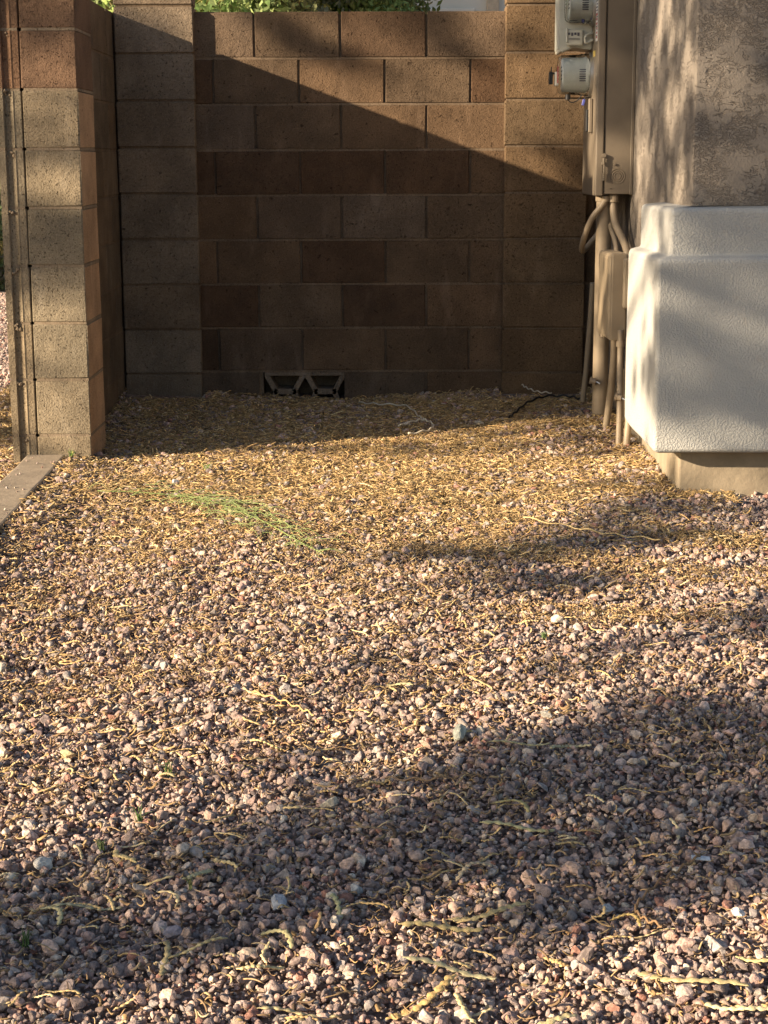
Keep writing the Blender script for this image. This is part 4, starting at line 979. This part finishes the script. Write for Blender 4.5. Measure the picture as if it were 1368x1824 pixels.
def openness(u, v):
    """how open the foliage is, from 0 (dense) to 1 (gap), seen along the sun's direction"""
    d2 = ((LIT[None, :, 0] - u[:, None]) / 1.0) ** 2 + ((LIT[None, :, 1] - v[:, None]) / 0.75) ** 2
    w = 1 / (d2 + .0006) ** 2
    near = np.sqrt(d2.min(1))
    val = (w * LIT[None, :, 2]).sum(1) / w.sum(1)
    k = np.clip((near - .16) / .25, 0, 1)
    return val * (1 - k) + .45 * k
clr = .052
s_ = .050
gu, gv = np.meshgrid(np.arange(1.2, 7.9, s_), np.arange(-.35, 3.25, s_)); gu = gu.ravel() + rng.uniform(-.5, .5, gu.size) * s_; gv = gv.ravel() + rng.uniform(-.5, .5, gv.size) * s_
op = np.max([openness(gu + a, gv + b_) for a, b_ in ((0, 0), (.04, 0), (-.04, 0), (0, .045), (0, -.045))], axis=0)
tau = -np.log(np.clip(op, .03, 1.0)) * np.clip((.80 - op) / .08, 0, 1)
dap = .5 + .5 * np.sin(gu * 38 + 2.2 * np.sin(gv * 31)) * np.sin(gv * 44 + 2.0 * np.sin(gu * 27)); tau = np.clip(tau * (1.15 + 1.3 * dap), 0, 6)
area = .55 * math.pi * clr ** 2
cnt = rng.poisson(tau * s_ * s_ / area * 1.0)
u = np.repeat(gu, cnt); v = np.repeat(gv, cnt); n_ = len(u)
t_ = rng.uniform(5.9, 8.4, n_)
P = u[:, None] * E1 + v[:, None] * E2 + t_[:, None] * TS
split = P @ E1
tree_list = [('shade_tree', 'fine leaved desert tree outside the frame on the left, nearer one', 0), ('shade_tree', 'fine leaved desert tree outside the frame on the left, farther one', 1)]
clumps = [leaf_clump(i, 40, clr, .015, .038) for i in range(6)]
midu = 4.3
for nm, lab, side in tree_list:
    k = (split < midu) if side == 0 else (split >= midu); Q_ = P[k]; m_ = len(Q_)
    if side == 0: bx, by = -7.2, -1.2
    else: bx, by = -9.7, 3.0
    bz = G(bx, by)
    t = thing(nm, lab, 'tree', (bx, by, bz), 'shade trees beside the yard')
    tint = np.array([(.13, .17, .05)]) * rng.uniform(.6, 1.4, (m_, 1)); tint = np.concatenate([tint, np.ones((m_, 1))], 1)
    o = scatter('crown', clumps, Q_, rng.uniform(0, 6.28, (m_, 3)), np.ones((m_, 3)) * rng.uniform(.85, 1.2, (m_, 1)), rng.integers(0, 6, m_), tint, M['leaf']); local(o, t); o['kind'] = 'stuff'
    bm = bmesh.new(); hh = 1.5 if side == 0 else 3.5; top = Vector((bx + .2, by + .1, bz + hh)); PV = Q_ @ E2
    add_tube(bm, spline([(bx, by, bz - .1), (bx + .1, by - .05, bz + hh * .4), (bx + .05, by + .1, bz + hh * .72), tuple(top)], 4), lambda q: .13 - .05 * q, 10)
    ok_ = np.where((PV < 1.1) & (Q_ @ E1 < 3.2) if side == 0 else (PV > 1.7))[0]; ord_ = rng.permutation(ok_)[:26]
    for j in ord_:
        e = Vector(Q_[j].tolist()); md = top.lerp(e, .5) + Vector((random.uniform(-.2, .2), random.uniform(-.2, .2), random.uniform(.0, .3)))
        add_tube(bm, spline([tuple(top - Vector((0, 0, random.uniform(0, .6)))), tuple(md), tuple(e)], 4), lambda q: .022 * (1.05 - .85 * q), 5)
    local(obj('trunk', bm, M['bark']), t)
print('clumps', n_)

bigc = [leaf_clump(30 + i, 330, .30, .03, .065, .7) for i in range(5)]
def garden_tree(label, x, y, h, r, colr, n_=260, name='tree', cat='tree', low=.3, group='trees beyond the back wall', cl=bigc, sc=1.0):
    t = thing(name, label, cat, (x, y, .05), group)
    d = rng.normal(0, 1, (n_, 3)); d /= np.linalg.norm(d, axis=1)[:, None]; rr = rng.uniform(.45, 1, (n_, 1)) ** .6
    wob = 1 + .18 * np.sin(d[:, :1] * 5 + x) * np.cos(d[:, 1:2] * 4 + y)
    Pc = d * rr * wob * np.array([r, r, h * (1 - low) / 2]) + np.array([x, y, h * (1 + low) / 2])
    tint = np.array([colr]) * rng.uniform(.6, 1.4, (n_, 1)) * (1 + .15 * rng.normal(0, 1, (n_, 3))); tint = np.concatenate([np.clip(tint, .01, .5), np.ones((n_, 1))], 1)
    o = scatter('crown', cl, Pc, rng.uniform(0, 6.28, (n_, 3)), np.ones((n_, 3)) * sc * rng.uniform(.8, 1.3, (n_, 1)), rng.integers(0, len(cl), n_), tint, M['leaf']); local(o, t); o['kind'] = 'stuff'
    bm = bmesh.new(); add_tube(bm, spline([(x, y, 0), (x + .1, y, h * .3), (x, y + .1, h * .55)], 4), lambda q: h * .03 * (1 - .5 * q), 8)
    for i in range(7):
        e = Vector(Pc[i].tolist()); add_tube(bm, spline([(x, y, h * .35), tuple((Vector((x, y, h * .5)) + e) / 2), tuple(e)], 3), lambda q: h * .012 * (1.05 - .9 * q), 5)
    local(obj('trunk', bm, M['bark']), t)
garden_tree('bright green willowy tree behind the left part of the back wall', -3.0, 17.5, 4.8, 1.3, (.22, .33, .12))
garden_tree('yellow green tree behind the middle of the back wall', -.85, 13.2, 4.6, 1.25, (.27, .36, .14), 300)
garden_tree('olive green tree beside the pale neighbouring house', -.45, 23, 5.6, 1.0, (.16, .22, .08), 240)
garden_tree('darker green tree at the far left beyond the return wall', -4.6, 19.0, 5.5, 1.9, (.20, .28, .10), 300)
smc = [leaf_clump(50 + i, 130, .12, .018, .045, .8) for i in range(4)]
garden_tree('grey green desert bush standing in the gravel left of the pillar', -3.45, 14.4, .95, .62, (.22, .25, .14), 260, 'bush', 'bush', .02, 'bushes beyond the pillar', smc)
garden_tree('dark hedge bush across the road, behind the grey green bush', -6.3, 27.0, 2.3, 1.6, (.045, .07, .03), 260, 'bush', 'bush', .0, 'bushes beyond the pillar')
scene.render.resolution_x = 768; scene.render.resolution_y = 1024
scene.render.engine = 'CYCLES'
